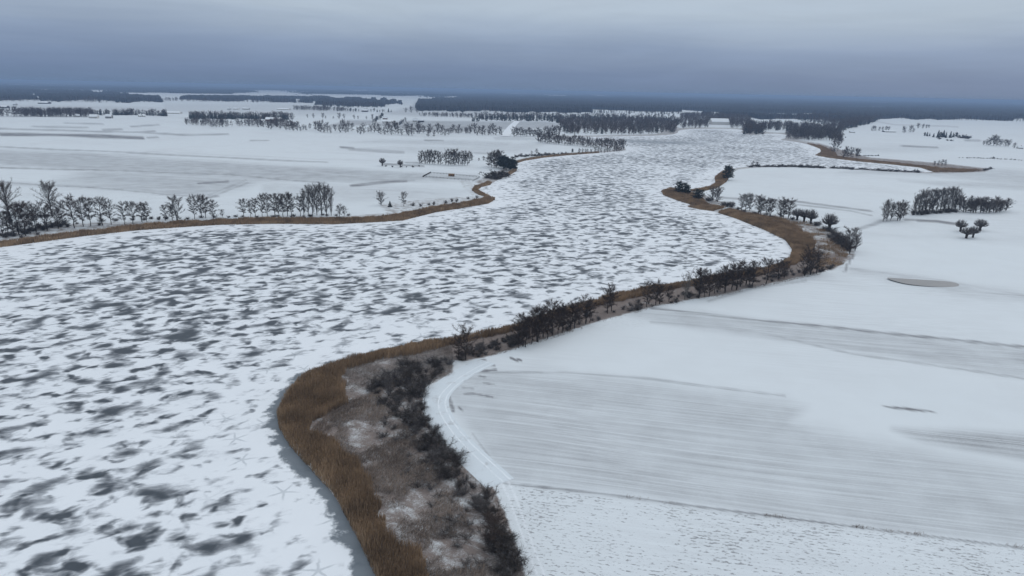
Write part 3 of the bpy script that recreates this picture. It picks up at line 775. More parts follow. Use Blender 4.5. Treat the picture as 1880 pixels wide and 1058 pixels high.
plants('willow', Z(1200, 290, 4.476, [(1178, 515, 412), (1235, 530, 422), (1290, 548, 422), (1440, 600, 452)]), '{} pollard willow from the left above the reed bay', 'pollard willows above the reed bay')
plants('shrub', Z(1200, 290, 4.476, [(1410, 600, 535), (1450, 610, 545), (1475, 635, 570), (1500, 660, 590), (1530, 690, 600), (1560, 700, 610), (1520, 720, 640), (1585, 730, 640), (1560, 745, 680), (1480, 690, 640), (1440, 660, 600), (1600, 760, 690)]), 'dark shrub in the thicket at the end of the bay', 'thicket at the end of the bay', wide=1.2)
plants('alder2', Z(1200, 290, 4.476, [(1610, 788, 592)]), 'tall dark bare tree at the end of the bay thicket')
plants('round', Z(1200, 290, 4.476, [(1655, 772, 640)]), 'lighter bushy bare tree at the thicket corner by the field')
# right field
plants('poplar', Z(1580, 330, 6.267, [(258, 485, 258), (300, 480, 262), (345, 470, 285)]), '{} bare tree from the left where the ditch meets the field', 'trees at the ditch end', wide=1.3)
plants('alder2', Z(1580, 330, 6.267, [(420, 478, 268), (450, 475, 266), (495, 440, 285)]), '{} dark alder from the left beside the ditch in the right field', 'dark alders by the ditch')
plants('poplar', Z(1580, 330, 6.267, [(620, 405, 190), (660, 400, 160), (700, 400, 155), (740, 395, 150), (790, 380, 140), (820, 380, 150), (870, 380, 145), (910, 375, 140), (950, 378, 130), (1000, 375, 125), (1040, 372, 120), (1080, 370, 135), (1130, 372, 185), (600, 410, 230)]),
       '{} tall bare tree from the left in the grove island in the right field', 'grove island in the right field', wide=1.2)
plants('round', row([(1765, 391), (1800, 393), (1830, 393), (1848, 389)], 14, 22, 1.2, .15) + row([(1690, 388), (1740, 384), (1770, 380), (1835, 380)], 9, 16, 1, .2), 'low bushy bare tree at the long tail of the grove island', 'tail of the grove island', wide=1.35)
plants('shrub', row([(1672, 396), (1700, 394), (1760, 391)], 12, 10, 1), 'brown shrub at the foot of the grove island', 'shrubs at the grove island', wide=1.2)
plants('willow', Z(1580, 330, 6.267, [(1145, 605, 465), (1212, 680, 540), (1290, 670, 525), (1370, 600, 458)]), '{} pollard willow from the left in the cluster on the open right field', 'willow cluster in the right field', wide=1.1)
# inlet and far right
plants('farb', row([(1376, 306.5), (1450, 306.5), (1520, 309), (1600, 312.5), (1690, 317)], 44, 4, .5, .45), 'small bush along the near edge of the narrow inlet', 'bushes along the inlet', wide=2.0)
plants('farg', [(1382, 305, 295), (1390, 305, 297), (1715, 305, 297), (1722, 305, 296), (1729, 305, 294), (1735, 305, 295)], '{} small bare tree from the left beside the narrow inlet', 'small trees by the inlet')
plants('far', Z(1540, 190, 5.53, [(50, 552, 470), (80, 552, 452), (120, 552, 456), (175, 550, 470), (195, 550, 468)]), '{} bare tree from the left in the clump at the inlet mouth', 'clump at the inlet mouth')
plants('farb', row([(1805, 315), (1820, 313)], 4, 4, .6) + row([(1578, 287), (1614, 287)], 8, 2.5, .3) + row([(1760, 290.5), (1820, 293), (1900, 297)], 26, 2, .3) + [(1823, 292, 288)], 'low bush in a hedge line on the far right fields', 'hedge lines on the far right')
plants('farp', Z(1540, 190, 5.53, [(870, 335, 300), (895, 335, 298), (920, 335, 305), (960, 345, 310), (1005, 350, 285), (1030, 352, 300), (1060, 345, 285), (1085, 350, 300), (1130, 350, 295), (1160, 345, 305), (1190, 345, 303)]), 'dark conifer in the strip on the far right field', 'conifer strip on the far right')
plants('farb', Z(1540, 190, 5.53, [(1230, 352, 320), (1260, 355, 318), (1290, 360, 320), (1315, 362, 330), (1100, 378, 362), (1140, 382, 365), (1020, 365, 345)]), 'round bush at the end of the conifer strip', 'bushes by the conifer strip', wide=1.2)
plants('far', Z(1540, 190, 5.53, [(1470, 425, 385), (1500, 428, 375), (1535, 430, 360), (1570, 435, 335), (1600, 438, 370), (1640, 440, 375), (1690, 445, 380), (1720, 445, 380), (1775, 460, 410)]), 'bare tree in the clump by the right edge cottage', 'clump by the right edge cottage', wide=1.1)
plants('far', row([(1648, 218), (1720, 220), (1800, 222), (1890, 224)], 44, 5, .4, .25), 'tiny roadside tree in the far right avenue', 'far right avenue')
plants('far', Z(1540, 190, 5.53, [(340, 285, 235), (365, 283, 240), (410, 280, 245), (440, 280, 240), (480, 280, 238), (505, 278, 240), (660, 305, 245), (725, 300, 238), (755, 300, 262), (800, 262, 212), (850, 262, 220), (885, 262, 225), (912, 255, 226)]), 'small bare tree around the far right farmstead', 'trees round the far right farmstead')
# far shore of the lake
# left distance
plants('far', row([(470, 236), (540, 239), (640, 244), (760, 248), (820, 250)], 54, 14, 3.0, .45, ('far', 'farg', 'far')), 'bare tree in the long line behind the left fields', 'long line behind the left fields')
plants('far', row([(820, 246), (870, 247), (924, 248)], 20, 13, 2.5, .45) + row([(942, 250), (985, 250), (1028, 250)], 22, 14, 1.5, .25, ('far', 'farg')), 'bare tree in the line beside the snowy road', 'line beside the snowy road')
plants('farg', row([(560, 219), (610, 219), (700, 221)], 12, 7, .5, .4) + row([(740, 207), (770, 208)], 3, 9, .3) + row([(770, 213), (900, 216)], 22, 5, 1.5, .4), 'small bare tree scattered over the far middle fields', 'trees over the far middle fields')
plants('farp', row([(684, 226), (705, 214)], 9, 6, .5, .2, ('far', 'farp')) + row([(722, 235), (745, 224)], 9, 6, .5, .2, ('far', 'farp')), 'dark tree screening the long white-roofed barn', 'trees round the long barn')
plants('farp', row([(615, 204.5), (680, 206), (720, 206.5)], 20, 5, .5, .3, ('farp', 'far')), 'small dark tree by the white-roofed cottage on the plain', 'trees by the cottage on the plain')

# thicket between the near reeds and the track
def scatter_in(poly, n, mind=0):
    pw = np.array([P(*p) for p in poly]); lo, hi = pw.min(0), pw.max(0); out = []
    tries = 0
    while len(out) < n and tries < 20000:
        tries += 1
        q = lo + (hi - lo) * rng.random(2)
        if inside(q[None], pw)[0] and all(np.hypot(*(q - o)) > mind for o in out): out.append(q)
    return out
for q in scatter_in([(688, 700), (735, 672), (825, 660), (828, 682), (788, 705), (772, 730), (782, 765), (768, 792), (735, 775), (676, 725)], 56, 2.4):
    plant(random.choice(('shrub', 'shrub', 'grey')), q, random.uniform(1.8, 4.8), 'dark bare shrub in the dense thicket beside the track bend', 'thicket beside the track bend', 1.15)
for q in scatter_in([(748, 775), (784, 770), (800, 800), (850, 858), (895, 915), (925, 975), (955, 1075), (925, 1090), (888, 960), (842, 905), (790, 842)], 50, 2.0):
    plant(random.choice(('shrub', 'shrub', 'grey')), q, random.uniform(1.6, 4.8), 'dark bare shrub in the thicket strip along the track edge', 'thicket along the track', 1.1)
for q in scatter_in([(690, 740), (745, 790), (842, 905), (895, 1000), (920, 1090), (860, 1090), (800, 960), (740, 860), (690, 790)], 34, 3):
    plant('frost', q, random.uniform(1.3, 2.4), 'frosted pale shrub between the reeds and the thicket strip', 'frosted shrubs in the marsh', 1.2)
for q in scatter_in([(840, 648), (930, 622), (1000, 600), (1100, 572), (1200, 547), (1300, 530), (1400, 512), (1450, 500), (1530, 488), (1532, 495), (1480, 507), (1330, 538), (1200, 563), (1100, 588), (1000, 620), (880, 656), (835, 668)], 84, 2.2):
    plant(random.choice(('shrub', 'grey', 'grey')), q, random.uniform(1.4, 3.3), 'dark shrub beneath the right bank alders', 'shrubs beneath the right bank alders', 1.2)
for q in scatter_in([(842, 650), (925, 622), (960, 618), (955, 632), (900, 650), (862, 662)], 18, 2.0):
    plant(random.choice(('shrub', 'grey')), q, random.uniform(2.4, 3.8), 'dark tall shrub between the track start and the alder row', 'shrubs at the track start', 1.15)
plant('alder', P(905, 1010), 8.0, 'slender bare tree standing in the nearest thicket', None, 1.2)

# ------------------------------------------------------------------ reeds and grasses
reed_m, t, b = material('reeds', 0.9, 0.1)
tone = t.attr('tone')
t.put(b.inputs['Base Color'], t.mix(t.m('ADD', t.m('MULTIPLY', tone, .6), t.m('MULTIPLY', t.step(t.noise(t.pos(), .11, 4, .65), .3, .7), .4)), (0.105, 0.072, 0.047), (0.46, 0.325, 0.21)))
brush_m, t, b = material('broken_reeds', 0.9, 0.1)
t.put(b.inputs['Base Color'], t.mix(t.attr('tone'), (0.10, 0.076, 0.062), (0.42, 0.34, 0.285)))
grass_m, t, b = material('dead_grass', 0.9, 0.1)
t.put(b.inputs['Base Color'], t.mix(t.attr('tone'), (0.085, 0.058, 0.042), (0.46, 0.42, 0.40)))


def blades(name, poly, dens, h, wid, mat, label=None, lean=.12, clump=0.0, rag=0.0):
    pw = np.array([P(*p) for p in poly]); lo, hi = pw.min(0), pw.max(0)
    n = int(np.prod(hi - lo) * dens); q = lo + (hi - lo) * rng.random((n, 2))
    q = q[inside(q, pw)]
    if rag: q = q[(segdist(q, pw, True) > rag * (1.5 * vnoise(q[:, 0] / 6, q[:, 1] / 6, 21) - .6 + .5 * vnoise(q[:, 0] / 1.7, q[:, 1] / 1.7, 22))) | (lake_sd(q) < 4)]
    if clump:
        e = .6 * vnoise(q[:, 0] / 9, q[:, 1] / 9, 31) + .4 * vnoise(q[:, 0] / 2.6, q[:, 1] / 2.6, 32) + rng.normal(0, .06, len(q))
        q = q[e > clump]
    if not len(q): return
    z = ground_z(q); z = np.maximum(z, 0) - .03
    hh = h * rng.uniform(.6, 1.1, len(q)) * (0.62 + .6 * vnoise(q[:, 0] / 5, q[:, 1] / 5, 33))
    wind = np.array([.6, .25]) * lean
    l = rng.normal(0, lean, (len(q), 2)) + wind
    p0 = np.column_stack([q, z]); p1 = np.column_stack([q + l * hh[:, None], z + hh])
    v, f = ribbons(p0, p1, wid * rng.uniform(.6, 1.4, len(q)), wid * rng.uniform(.4, 1.0, len(q)))
    tn = np.repeat(.55 * rng.random(len(q)) + .45 * np.clip(1.6 * vnoise(q[:, 0] / 7, q[:, 1] / 7, 34) - .3, 0, 1), 4); tn = tn.reshape(-1, 4); tn[:, 2:] = np.clip(tn[:, 2:] + .18, 0, 1)
    o = link(name, mesh_np(name, v, f, mat, {'tone': tn.ravel()}), kind='stuff')
    o['label'] = label
    return o


blades('reeds', [(760, 1200), (690, 1058), (655, 985), (612, 905), (572, 862), (530, 815), (511, 782), (509, 757), (524, 728), (545, 700), (580, 682), (612, 671), (650, 660), (700, 649),
                 (720, 655), (665, 672), (640, 690), (632, 720), (640, 745), (600, 760), (592, 790), (622, 822), (660, 850), (690, 890), (715, 940), (750, 985), (795, 1030), (830, 1058), (860, 1200)],
       27, 2.4, .10, reed_m, 'tall brown reed bed curving round the nearest shore', rag=3.5)
blades('reeds', [(660, 658), (720, 643), (800, 628), (870, 615), (930, 603), (975, 590), (1050, 566), (1120, 545), (1200, 528), (1260, 520), (1320, 508), (1380, 500), (1425, 490), (1450, 475), (1455, 458),
                 (1442, 440), (1405, 422), (1350, 400), (1318, 390), (1335, 386), (1400, 398), (1440, 407), (1475, 425), (1500, 448), (1490, 470), (1450, 492), (1400, 507), (1300, 522), (1200, 540), (1100, 563), (1000, 594), (920, 615), (820, 640), (720, 662)],
       16, 2.4, .16, reed_m, 'brown reed strip along the right bank up to the bay', rag=2.0)
blades('reeds', [(560, 800), (600, 762), (640, 720), (700, 700), (700, 740), (760, 800), (830, 900), (880, 1000), (900, 1100), (800, 1100), (720, 960), (640, 850)], 16, 1.1, .09, brush_m, 'broken thin brown reeds behind the nearest reed bed', .35, .50)
blades('reeds', [(1214, 351), (1232, 347), (1262, 352), (1290, 366), (1300, 378), (1278, 378), (1245, 368), (1218, 358)], 8, 2.3, .2, reed_m, 'brown reeds at the tip of the spit')
blades('reeds', [(1262, 379), (1300, 378), (1332, 382), (1310, 387), (1285, 384)], 8, 2.2, .2, reed_m, 'small patch of brown reeds below the wide pine')
blades('reeds', [(1265, 351), (1300, 345), (1314, 337), (1312, 326), (1326, 315), (1344, 310), (1340, 322), (1334, 334), (1318, 345), (1285, 353)], 7, 2.2, .22, reed_m, 'brown reeds along the hook with the lone evergreen')
blades('reeds', [(1400, 400), (1480, 408), (1540, 430), (1560, 460), (1550, 485), (1520, 495), (1470, 495), (1490, 465), (1490, 440)], 5, 1.4, .16, reed_m, 'thin brown reeds behind the bay', .25, .55)
blades('reeds', [(-60, 462), (0, 453), (60, 445), (150, 433), (250, 422), (320, 417), (400, 412), (500, 410), (610, 411), (690, 407), (740, 404), (800, 389), (850, 381), (897, 373), (909, 366),
                 (890, 364), (850, 374), (800, 381), (740, 393), (690, 401), (610, 403), (500, 402), (400, 405), (320, 410), (250, 416), (150, 427), (60, 439), (0, 447), (-60, 455)],
       9, 2.3, .24, reed_m, 'long brown reed strip along the left shore', rag=2.0)
blades('reeds', [(909, 366), (890, 357), (876, 349), (884, 343), (900, 339), (903, 335), (895, 335), (872, 343), (866, 350), (878, 358)], 6, 2.2, .25, reed_m, 'brown reeds round the left cove')
blades('reeds', [(935, 322), (949, 313), (945, 301), (962, 295), (1000, 289), (1040, 285), (1100, 280.5), (1100, 279.5), (1040, 283.7), (1000, 287.5), (962, 293), (940, 300), (943, 312), (915, 328)], 3, 2.2, .4, reed_m, 'brown reed fringe along the far left shore')
blades('reeds', [(1497, 285), (1525, 290), (1580, 296.5), (1640, 302), (1690, 307.5), (1716, 316), (1780, 317), (1815, 315), (1785, 313), (1720, 308), (1640, 298.5), (1580, 293), (1540, 287), (1530, 276), (1505, 267), (1480, 263), (1506, 273), (1508, 279)], 3, 1.6, .4, reed_m, 'brown reeds round the narrow inlet', rag=5.0)
blades('dead_grass', [(640, 660), (830, 635), (830, 690), (690, 720), (760, 800), (850, 950), (960, 1100), (790, 1100), (600, 790)], 16, .8, .07, grass_m, 'fallen pale grass over the snowy marsh', .8, .42)
blades('dead_grass', [(900, 650), (1000, 620), (1100, 588), (1200, 562), (1330, 538), (1520, 496), (1530, 499), (1330, 543), (1200, 567), (1100, 594), (1000, 627), (900, 656)], 5, .7, .09, grass_m, 'dead grass at the edge of the right field', .6, .45)
blades('grass_tufts', [(1150, 916), (1250, 929), (1500, 959), (1900, 1010), (1900, 1016), (1500, 964), (1250, 933), (1150, 919)], 16, .7, .07, grass_m, 'dead grass tufts along the boundary of the stubble field', .4, .6)

# ------------------------------------------------------------------ woods that read as one mass
def mass(name, poly, n, kinds, h, label):
    pw = np.array([P(*p) for p in poly]); lo, hi = pw.min(0), pw.max(0); pts = np.zeros((0, 2))
    while len(pts) < n:
        q = lo + (hi - lo) * rng.random((n * 3, 2)); pts = np.vstack([pts, q[inside(q, pw)]])
    pts = pts[:n]; Vs, Fs, Ms = [], [], []; off = 0
    mats = [M_bark, M_alder, M_grey, M_green]
    z = ground_z(pts)
    for q, zz in zip(pts, z):
        k = random.choice(kinds); v, f, mi, H = LOW[k][random.randrange(len(LOW[k]))]
        s = h * random.uniform(.7, 1.15) / H; a = random.uniform(0, 6.28); c_, s_ = math.cos(a) * s * 1.1, math.sin(a) * s * 1.1
        vv = np.empty_like(v); vv[:, 0] = v[:, 0] * c_ - v[:, 1] * s_ + q[0]; vv[:, 1] = v[:, 0] * s_ + v[:, 1] * c_ + q[1]; vv[:, 2] = v[:, 2] * s + zz
        Vs.append(vv); Fs.append(f + off); Ms.append(np.full(len(f), mi, np.int32)); off += len(v)
    me = mesh_np(name, np.vstack(Vs), np.vstack(Fs), mats[0])
    for m in mats[1:]: me.materials.append(m)
    me.polygons.foreach_set('material_index', np.concatenate(Ms))
    o = link(name, me, kind='stuff'); o['label'] = label
    return o


def low(kind):
    """sparse stand-alone crown for mass planting: about 130 broad twigs"""
    if kind == 'p':
        (v, f), (v2, f2) = evergreen('spruce', 13); k = rng.choice(len(f2), 80, False)
        q = v2.reshape(-1, 4, 3)[k]; c = q.mean(1, keepdims=True); q = c + (q - c) * 3.2
        return q.reshape(-1, 3), np.arange(320).reshape(-1, 4), 3, 13
    (v, f), (v2, f2) = bare_tree(12, .08, .48, 2, 20, (5, 50), .2, 9, .28, 1.9, .5, .06)
    k = rng.choice(len(f2), 80, False); q = v2.reshape(-1, 4, 3)[k]; c = q.mean(1, keepdims=True); q = c + (q - c) * 2.5
    t0 = np.array([[[-.25, 0, 0], [.25, 0, 0], [.1, 0, 8], [-.1, 0, 8]]]); q = np.vstack([q, t0])
    return q.reshape(-1, 3), np.arange(len(q) * 4).reshape(-1, 4), 1 if kind == 'd' else 2, 12
LOW = {k: [low(k) for _ in range(3)] for k in 'dgp'}
mass('woodland', [(1028, 246.5), (1120, 247.5), (1200, 247.5), (1243, 245), (1243, 232), (1200, 226), (1060, 224), (1028, 226)], 900, 'ddgpd', 14, 'dense dark wood on the far lake shore')
mass('woodland', [(862, 223.5), (900, 223), (1000, 223), (1028, 227), (1060, 224), (1200, 226), (1243, 232), (1256, 226), (1240, 219), (1100, 216.5), (960, 214.5), (880, 217)], 950, 'pdp', 14, 'dark conifer plantation behind the far fields')
mass('woodland', [(1366, 238), (1400, 240), (1444, 242), (1480, 252), (1530, 256), (1550, 240), (1600, 228), (1615, 219), (1560, 222), (1540, 236), (1500, 238), (1440, 232), (1400, 234), (1366, 230)], 800, 'ddgp', 16, 'dark wood behind the far headland')
mass('woodland', [(1245, 233), (1300, 232), (1302, 226), (1338, 226), (1340, 232), (1366, 233), (1380, 226), (1372, 214), (1340, 214), (1300, 212), (1250, 213)], 750, 'ddg', 14, 'bare wood behind the farthest lake shore')
mass('woodland', [(1460, 222), (1500, 229), (1560, 236), (1600, 226), (1625, 217), (1540, 213), (1465, 213)], 800, 'ddp', 15, 'dark wood between the far clearings')
mass('woodland', [(342, 221.3), (400, 221.8), (538, 222), (535, 218.8), (350, 218)], 300, 'pdp', 15, 'dark conifer belt on the far left')
mass('woodland', [(-10, 216), (60, 217), (130, 218), (170, 217), (170, 215), (110, 215.3), (60, 214.6), (-10, 214)], 190, 'dgd', 17, 'bare tree belt around the far left hamlet')
mass('woodland', [(165, 213.5), (240, 214), (308, 216), (306, 214.3), (240, 212.3), (165, 211.8)], 150, 'pd', 13, 'dark conifer belt behind the far left hamlet')
mass('woodland', [(1364, 246.3), (1385, 247.6), (1401, 247), (1401, 240), (1366, 240)], 90, 'ddp', 17, 'dark trees on the small far point of the lake')
mass('woodland', [(1440, 255), (1460, 257.5), (1478, 258.5), (1520, 258), (1540, 268), (1530, 279), (1519, 276), (1523, 280), (1540, 282), (1546, 262), (1535, 250), (1450, 246)], 170, 'ddg', 16, 'dark trees on the wooded headland and bay corner')
mass('woodland', [(1246, 237), (1300, 235.6), (1300, 228), (1342, 228), (1342, 236.4), (1366, 237), (1366, 227), (1300, 226), (1246, 235)], 110, 'ddg', 12, 'bare trees along the farthest lake shore')

# forests reaching to the horizon: canopy sheets
can_m, t, b = material('forest_canopy', 0.95, 0.05)
pos = t.pos()
fn = t.m('ADD', t.m('MULTIPLY', t.noise(pos, 0.06, 4, .7), .5), t.m('MULTIPLY', t.noise(pos, 0.004, 3, .5), .5))
t.put(b.inputs['Base Color'], t.mix(fn, (0.005, 0.007, 0.009), (0.034, 0.038, 0.044)))
azc = np.arange(-46, 46, 0.07); depc = np.concatenate([np.arange(2.7, 0.6, -0.025), np.arange(0.6, 0.125, -0.012)])
Cg, cr_ = rings(azc, depc); cp = Cg.reshape(-1, 2)
cpx, _ = project(np.column_stack([cp, np.full(len(cp), .5)]))
FOREST = [
    [(770, 203), (860, 205), (960, 206), (1100, 208), (1240, 209.5), (1300, 214), (1400, 218), (1500, 218), (1560, 224), (1610, 220), (1640, 217), (1900, 221), (1900, 194), (1700, 191), (1400, 184), (1200, 180), (1000, 178), (860, 179), (770, 186), (764, 197)],
    [(-20, 176), (60, 176), (110, 186), (296, 187), (293, 181), (240, 176), (130, 168), (-20, 165)],
    [(330, 183), (560, 186), (740, 192), (740, 187), (560, 180), (340, 178)],
    [(575, 193), (706, 196), (704, 186), (640, 184), (590, 188)],
    [(-20, 185.5), (110, 187), (110, 181), (-20, 179)],
]
cm = np.full(len(cp), -9.0)
jit = 5.0 * (vnoise(cpx[:, 0] / 38, cp[:, 1] / 900, 41) - .5) + 3.0 * (vnoise(cpx[:, 0] / 11, cp[:, 1] / 350, 42) - .5)
for poly in FOREST: cm = np.maximum(cm, sdist(cpx, np.array(poly, float)) + jit)
# clearings, and broken woods beyond
rr_ = np.hypot(cp[:, 0], cp[:, 1])
br = vnoise(cp[:, 0] / 700, cp[:, 1] / 1500, 3) * .6 + vnoise(cp[:, 0] / 260, cp[:, 1] / 600, 4) * .4
beyond = sstep(rr_, 6500, 7500)
cm = np.maximum(cm, (br - .48) * 10 * beyond - (1 - beyond) * 9)
clear = vnoise(cp[:, 0] / 330, cp[:, 1] / 420, 9)
cm = np.where((clear > .76) & (rr_ > 2800) & (rr_ < 8000), -1, cm)
edge = sstep(cm + rng.normal(0, .25, len(cm)), -.3, .3)
cz = -2.5 + edge * (14 + 6 * rng.random(len(cp)) + 5 * vnoise(cp[:, 0] / 160, cp[:, 1] / 160, 5)) + np.where(edge > .5, ground_z(cp, np.full(len(cp), 500.0)), 0)
fc = grid_faces(len(depc), len(azc)); fc = fc[(edge[fc] > .02).any(1)]
used = np.unique(fc); remap = np.zeros(len(cp), int); remap[used] = np.arange(len(used))
o = link('distant_forest', mesh_np('distant_forest', np.column_stack([cp, cz])[used], remap[fc][:, ::-1], can_m), kind='stuff')
o['label'] = 'blue-dark forest stretching to the horizon'

# scattered woods in front of the big forests
for poly, n, kinds, hh, lab in [
    ([(776, 204), (900, 206.5), (1100, 209.5), (1250, 211), (1250, 208.5), (1100, 207), (900, 204.5), (776, 202)], 260, 'dgp', 13, 'ragged front trees of the great forest'),
    ([(110, 187.3), (300, 188.3), (300, 186.6), (110, 186)], 110, 'dp', 15, 'ragged front trees of the far left forest'),
    ([(300, 187), (420, 188), (560, 190), (560, 188.5), (420, 186.5), (300, 185.5)], 150, 'dg', 15, 'broken tree belts on the far left plain'),
    ([(590, 197), (706, 198), (706, 194), (590, 193)], 190, 'dp', 14, 'dark block wood on the far middle plain'),
    ([(552, 204), (600, 204.5), (640, 205.5), (640, 204), (600, 203), (552, 202.5)], 60, 'dg', 13, 'loose trees on the far middle plain'),
    ([(-10, 187.5), (110, 188.5), (200, 190), (200, 189), (110, 187), (-10, 186)], 90, 'dg', 12, 'trees of the village below the far left forest'),
    ([(870, 213), (1000, 214.5), (1240, 215), (1240, 213.5), (1000, 213), (870, 211.8)], 120, 'dg', 11, 'row of trees across the far snow strip'),
    ([(337, 231), (365, 234), (392, 236), (470, 234), (545, 238), (545, 233), (470, 229.5), (390, 229), (345, 228)], 130, 'gdg', 12, 'loose bare belt below the far left conifers'),
    ([(538, 203.5), (560, 203.8), (600, 204.2), (600, 202.8), (540, 202)], 50, 'dg', 14, 'bare clump on the far plain'),
    ([(770, 214), (870, 218), (870, 215.5), (770, 212)], 70, 'dg', 11, 'trees behind the square white house'),
    ([(1420, 220), (1465, 221), (1465, 217), (1430, 216)], 60, 'dg', 12, 'bare copse on the far clearing'),
    ([(1620, 218), (1890, 222), (1890, 219.5), (1700, 216.5), (1620, 215.5)], 150, 'd', 12, 'front trees of the forest on the right'),
]: mass('woodland', poly, n, kinds, hh, lab)

# ------------------------------------------------------------------ farms and cottages
W_white = plain('white_plaster', (0.55, 0.54, 0.52)); W_brick = plain('red_brick', (0.20, 0.115, 0.085)); W_dark = plain('dark_timber', (0.06, 0.055, 0.055)); W_grey = plain('grey_render', (0.27, 0.265, 0.26))
M_roof = plain('snowy_roof', (0.80, 0.84, 0.88), .8, .05); M_win = plain('window_glass', (0.03, 0.035, 0.04), .2); M_door = plain('door_wood', (0.07, 0.05, 0.04)); M_chim = plain('chimney_brick', (0.16, 0.09, 0.07))


def box(lo, hi):
    x0, y0, z0 = lo; x1, y1, z1 = hi
    return ([(x0, y0, z0), (x1, y0, z0), (x1, y1, z0), (x0, y1, z0), (x0, y0, z1), (x1, y0, z1), (x1, y1, z1), (x0, y1, z1)],
            [(0, 3, 2, 1), (4, 5, 6, 7), (0, 1, 5, 4), (1, 2, 6, 5), (2, 3, 7, 6), (3, 0, 4, 7)])


def pyd(name, v, f, mat, parent=None):
    me = bpy.data.meshes.new(name); me.from_pydata(v, [], f); me.materials.append(mat); me.update()
    return link(name, me, parent)


def house(name, x, yb, wpx, hpx, wall_m, label, rot=0.0, dp=.6, cat='house', wins=3, chim=True, roof_part=.5):
    xy = P(x, yb); d = float((np.array([*xy, 0]) - CP) @ FW); L = wpx * d / F; H = hpx * d / F; D = max(5, L * dp)
    e = link(name, None, label=label, category=cat, group='farm buildings and cottages')
    e.location = (xy[0], xy[1], gz(*xy) - .1); e.rotation_euler = (0, 0, R(rot)); hw = H * (1 - roof_part)
    l, dd = L / 2, D / 2
    v, f = box((-l, -dd, 0), (l, dd, hw)); v += [(-l, 0, H - .15), (l, 0, H - .15)]; f += [(4, 7, 8), (5, 9, 6)]
    pyd('wall', v, f, wall_m, e)
    o_ = .5; t_ = .35; k = (H - hw) / dd
    v = []; f = []
    for s in (-1, 1):
        b0 = len(v)
        for xx in (-l - o_, l + o_):
            v += [(xx, s * (dd + o_), hw - k * o_), (xx, 0, H), (xx, 0, H + t_), (xx, s * (dd + o_), hw - k * o_ + t_)]
        f += [tuple(b0 + i for i in q) for q in ((0, 1, 5, 4), (3, 7, 6, 2), (0, 4, 7, 3), (0, 3, 2, 1), (4, 5, 6, 7))]
    rf = pyd('roof', v, f, M_roof, e)
    if chim: pyd('chimney', *box((l * .3, -.5, H - 1), (l * .3 + .9, .4, H + 1.3)), M_chim, rf)
    for i in range(wins):
        cx = -l + (i + .5) * L / wins
        pyd('window', *box((cx - .6, -dd - .06, hw * .35), (cx + .6, -dd + .1, hw * .75)), M_win, e)
    if wins: pyd('door', *box((l * .55, -dd - .05, 0), (l * .55 + 1.1, -dd + .1, 2.1)), M_door, e)
    return e


